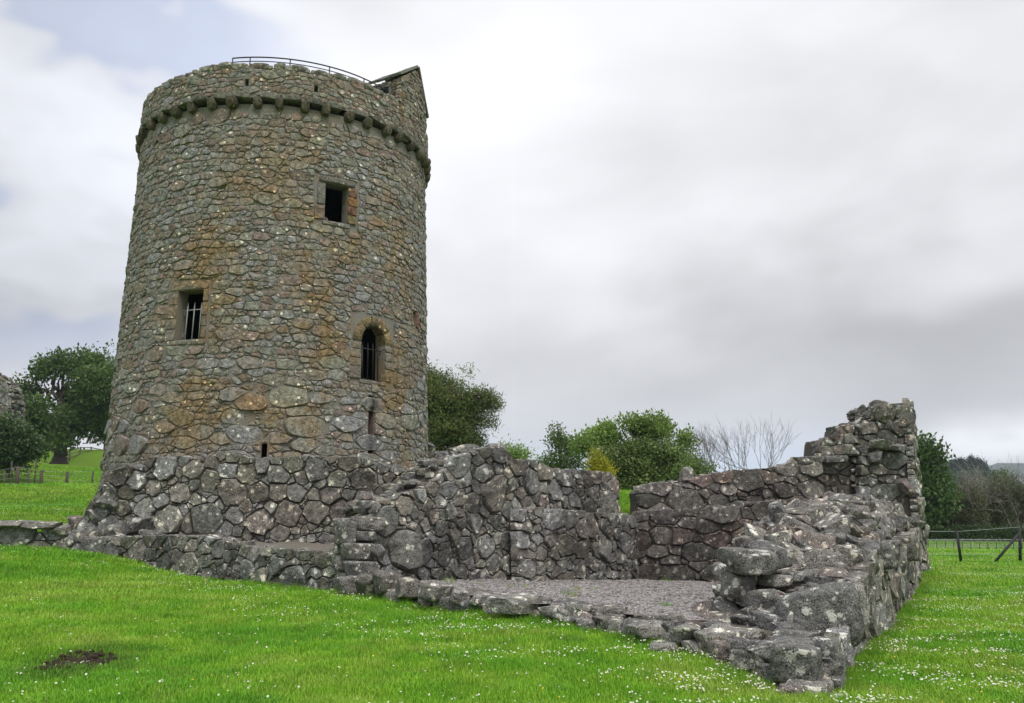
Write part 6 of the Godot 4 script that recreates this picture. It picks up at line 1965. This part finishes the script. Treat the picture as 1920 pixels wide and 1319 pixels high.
		crown(t, blobs, 7.5, 0.8, b[5], 0.27)
	# undergrowth along the fence
	t = thing("undergrowth", "low green undergrowth along the foot of the scrub row", "undergrowth", along_sight(1830, 1018, 64))
	t.set_meta("kind", "stuff")
	var hb := []
	for k in 22:
		hb.append([along_sight(1735 + k * 9.5, 1010 + rng.randf_range(-6, 4), 62), Vector3(0.7, 0.5, 0.6)])
	crown(t, hb, 9, 0.7, [Color(0.06, 0.12, 0.03), Color(0.05, 0.085, 0.03)], 0.2)

	build_hills()


func along_sight(px: float, py: float, d: float) -> Vector3:
	# a bearing and slope seen from the eye, at a distance: used for the tree line only
	var u := (px - 960.0) / 1621.0
	var v := -(py - 659.5) / 1621.0
	var c := cos(0.1941)
	var s := sin(0.1941)
	var r := Vector3(u, v * c + s, v * s - c)
	return EYE + r * (d / -r.z)


func build_hills() -> void:
	# far hill: a ridge with its own depth
	for h in [[[[1700, 925], [1780, 905], [1840, 880], [1870, 869], [1885, 876], [1905, 893], [1925, 912], [1990, 930], [2100, 960]], 1700.0, 500.0, Color(0.07, 0.085, 0.06), "far_hill"], [[[1690, 960], [1740, 930], [1770, 914], [1800, 908], [1840, 906], [1865, 916], [1890, 930], [1920, 945], [2000, 960], [2100, 970]], 420.0, 60.0, Color(0.035, 0.06, 0.03), "wooded_knoll"]]:
		var st := tool()
		st.set_smooth_group(0)
		var rows := []
		for row in 7:
			var k := (row - 3) / 3.0
			var line := []
			for p in h[0]:
				var q := along_sight(p[0], p[1], h[1])
				var y := q.y * (1.0 - k * k * 0.95) - (1.0 if absf(k) > 0.9 else 0.0)
				line.append(Vector3(q.x * (1.0 + k * h[2] / h[1] * 0.5), y + noise.get_noise_2d(q.x, row * 20.0) * h[1] * 0.003, q.z - k * h[2]))
			rows.append(line)
		for i in 6:
			for j in rows[0].size() - 1:
				for v in [rows[i][j], rows[i + 1][j], rows[i][j + 1], rows[i][j + 1], rows[i + 1][j], rows[i + 1][j + 1]]:
					st.set_color(h[3])
					st.add_vertex(v)
		var m := flat_mat(Color.WHITE, 1.0)
		m.vertex_color_use_as_albedo = true
		var o := put(self, h[4], done(st), m)
		o.set_meta("kind", "structure")
	# the wood on the knoll, and the spruces that stand out along its crest
	var t := thing("knoll_wood", "dense dark wood covering the knoll beyond the scrub", "wood", along_sight(1830, 905, 400))
	t.set_meta("kind", "stuff")
	var blobs := []
	for k in 120:
		var px := rng.randf_range(1735, 1935)
		var top := 899.0 + pow((px - 1825.0) / 52.0, 2.0) * 7.0
		blobs.append([along_sight(px, top + 4.0 + rng.randf() * 62.0, rng.randf_range(330, 400)), Vector3(3.4, 3.4, 3.4)])
	crown(t, blobs, 0.9, 4.2, [Color(0.06, 0.11, 0.05), Color(0.075, 0.125, 0.05), Color(0.05, 0.09, 0.045)], 0.0)
	var k := 0
	for p in [[1770, 868, 16], [1787, 865, 15], [1797, 866, 14], [1803, 862, 15], [1810, 866, 13], [1822, 859, 20], [1834, 862, 16], [1843, 866, 13]]:
		var names := ["leftmost small spruce on the crest of the knoll", "second spruce from the left on the knoll crest", "third spruce from the left on the knoll crest", "spruce left of the gap on the knoll crest", "spruce right of the gap on the knoll crest", "tallest spruce on the crest of the knoll", "spruce just right of the tallest on the knoll", "rightmost small spruce on the knoll crest"]
		var foot := along_sight(p[0], p[1] + p[2] + 12, 405)
		var top := along_sight(p[0], p[1], 405)
		var tr := thing("spruce_tree", names[k], "conifer", foot, "spruces on the knoll")
		var st := tool()
		rod(st, foot, top, 0.4, 0.05, 5)
		put(tr, "trunk", done(st), bark_mat)
		var bl := []
		for i in 7:
			var a := i / 6.0
			bl.append([foot.lerp(top, 0.25 + a * 0.75), Vector3(2.2 * (1.0 - a) + 0.25, 0.9, 2.2 * (1.0 - a) + 0.25)])
		crown(tr, bl, 3.0, 2.6, [Color(0.025, 0.05, 0.03), Color(0.03, 0.055, 0.03)], 0.0)
		k += 1


func build_fences() -> void:
	# the field fence on the left
	var t := thing("field_fence", "old wire fence with leaning wooden posts across the left field", "fence", Vector3(-24.642, 2.923, -46))
	var posts := [[Vector3(-26.632, 2.868, -46), Vector3(-26.851, 3.755, -46), 0.06], [Vector3(-26.997, 2.952, -47), Vector3(-27.05, 4.343, -47), 0.035], [Vector3(-25.499, 2.786, -45), Vector3(-25.558, 3.762, -45), 0.09], [Vector3(-25.364, 2.868, -46), Vector3(-25.583, 3.727, -46), 0.06], [Vector3(-25.701, 2.952, -47), Vector3(-25.74, 4.343, -47), 0.045], [Vector3(-25.077, 2.965, -46.5), Vector3(-25.117, 3.834, -46.5), 0.09], [Vector3(-24.462, 3.182, -48), Vector3(-24.502, 4.023, -48), 0.09], [Vector3(-23.538, 3.363, -49), Vector3(-23.579, 4.252, -49), 0.055], [Vector3(-27.436, 2.868, -46), Vector3(-27.511, 3.755, -46), 0.08]]
	for p in posts:
		var st := tool()
		var foot: Vector3 = p[0]
		var length: float = p[1].y - foot.y
		p[0].y = ground(foot.x, foot.z)
		p[1].y = p[0].y + length * 1.2
		foot.y = p[0].y - 0.2
		rod(st, foot, p[1], p[2], p[2] * 0.9, 7)
		put(t, "post", done(st), bark_mat)
	var rows := [posts[8], posts[2], posts[5], posts[6], posts[7]]
	for h in [0.97, 0.75, 0.52, 0.3, 0.1]:
		var st := tool()
		for i in rows.size() - 1:
			rod(st, (rows[i][0] as Vector3).lerp(rows[i][1], h), (rows[i + 1][0] as Vector3).lerp(rows[i + 1][1], h), 0.006, 0.006, 4)
		put(t, "wire", done(st), wire_mat)
	# old stone dyke and rails under the sycamore
	t = thing("rail_fence", "dark rail fence climbing the slope behind the sycamore trunk", "fence", Vector3(-51.127, 9.636, -104))
	var line := [Vector3(-50.996, 8.454, -98), Vector3(-52.012, 9.357, -102), Vector3(-52.787, 10.05, -106), Vector3(-52.455, 10.21, -108), Vector3(-51.361, 9.965, -110)]
	for i in line.size():
		var st := tool()
		rod(st, line[i] + Vector3.DOWN * 1.2, line[i] + Vector3.UP * 0.5, 0.1, 0.1, 5)
		put(t, "post", done(st), wood_mat)
	for h in [0.4, 0.0, -0.4, -0.8]:
		var st := tool()
		for i in line.size() - 1:
			rod(st, line[i] + Vector3.UP * h, line[i + 1] + Vector3.UP * h, 0.06, 0.06, 5)
		put(t, "rail", done(st), wood_mat)

	# the wire fence on the right with its black post and slanting stay
	var dark := flat_mat(lin(0.02, 0.02, 0.022), 0.7)
	t = thing("wire_fence", "wire fence on the right with one black post and a slanting strut", "fence", Vector3(15.676, 0.179, -31))
	var a := tool()
	rod(a, Vector3(15.678, 0.071, -31), Vector3(15.63, 1.272, -31), 0.055, 0.045, 8)
	put(t, "post", done(a), dark)
	var b := tool()
	rod(b, Vector3(16.684, 0.035, -31), Vector3(17.796, 1.162, -31), 0.05, 0.045, 8)
	put(t, "strut", done(b), dark)
	var far := tool()
	rod(far, Vector3(17.847, 0.098, -31.2), Vector3(17.965, 1.473, -31.2), 0.055, 0.05, 8)
	put(t, "post", done(far), dark)
	var hidden := tool()
	rod(hidden, Vector3(13.751, 0.071, -31), Vector3(13.765, 1.29, -31), 0.055, 0.045, 8)
	put(t, "post", done(hidden), dark)
	for y in [997, 1013, 1025, 1040]:
		var st := tool()
		var p0 := Vector3(15.57, 21.932, -31)
		var l := along_sight(1695, y, 31)
		var r := along_sight(1912, y - (8 if y == 997 else 0), 31)
		rod(st, l, along_sight(1800, y, 31), 0.007, 0.007, 4)
		rod(st, along_sight(1800, y, 31), r, 0.007, 0.007, 4)
		put(t, "wire", done(st), wire_mat)
	# a second netting fence farther off
	t = thing("netting_fence", "far netting fence with thin posts in front of the scrub", "fence", along_sight(1830, 1034, 52))
	for k in 14:
		var px := 1725 + k * 16.0
		var st := tool()
		var foot := along_sight(px, 1034, 52)
		foot.y = minf(foot.y, ground(foot.x, foot.z) + 0.05)
		rod(st, foot, along_sight(px, 1010, 52), 0.03, 0.03, 5)
		put(t, "post", done(st), wood_mat)
	for y in [1012, 1017, 1022, 1027, 1032]:
		var st := tool()
		rod(st, along_sight(1715, y, 52), along_sight(1945, y, 52), 0.008, 0.008, 4)
		put(t, "wire", done(st), wire_mat)
	var net := tool()
	for k in 110:
		rod(net, along_sight(1720 + k * 2.0, 1012, 52), along_sight(1720 + k * 2.0, 1032, 52), 0.004, 0.004, 3)
	var nm := put(t, "netting", done(net), wire_mat)
	nm.set_meta("kind", "stuff")
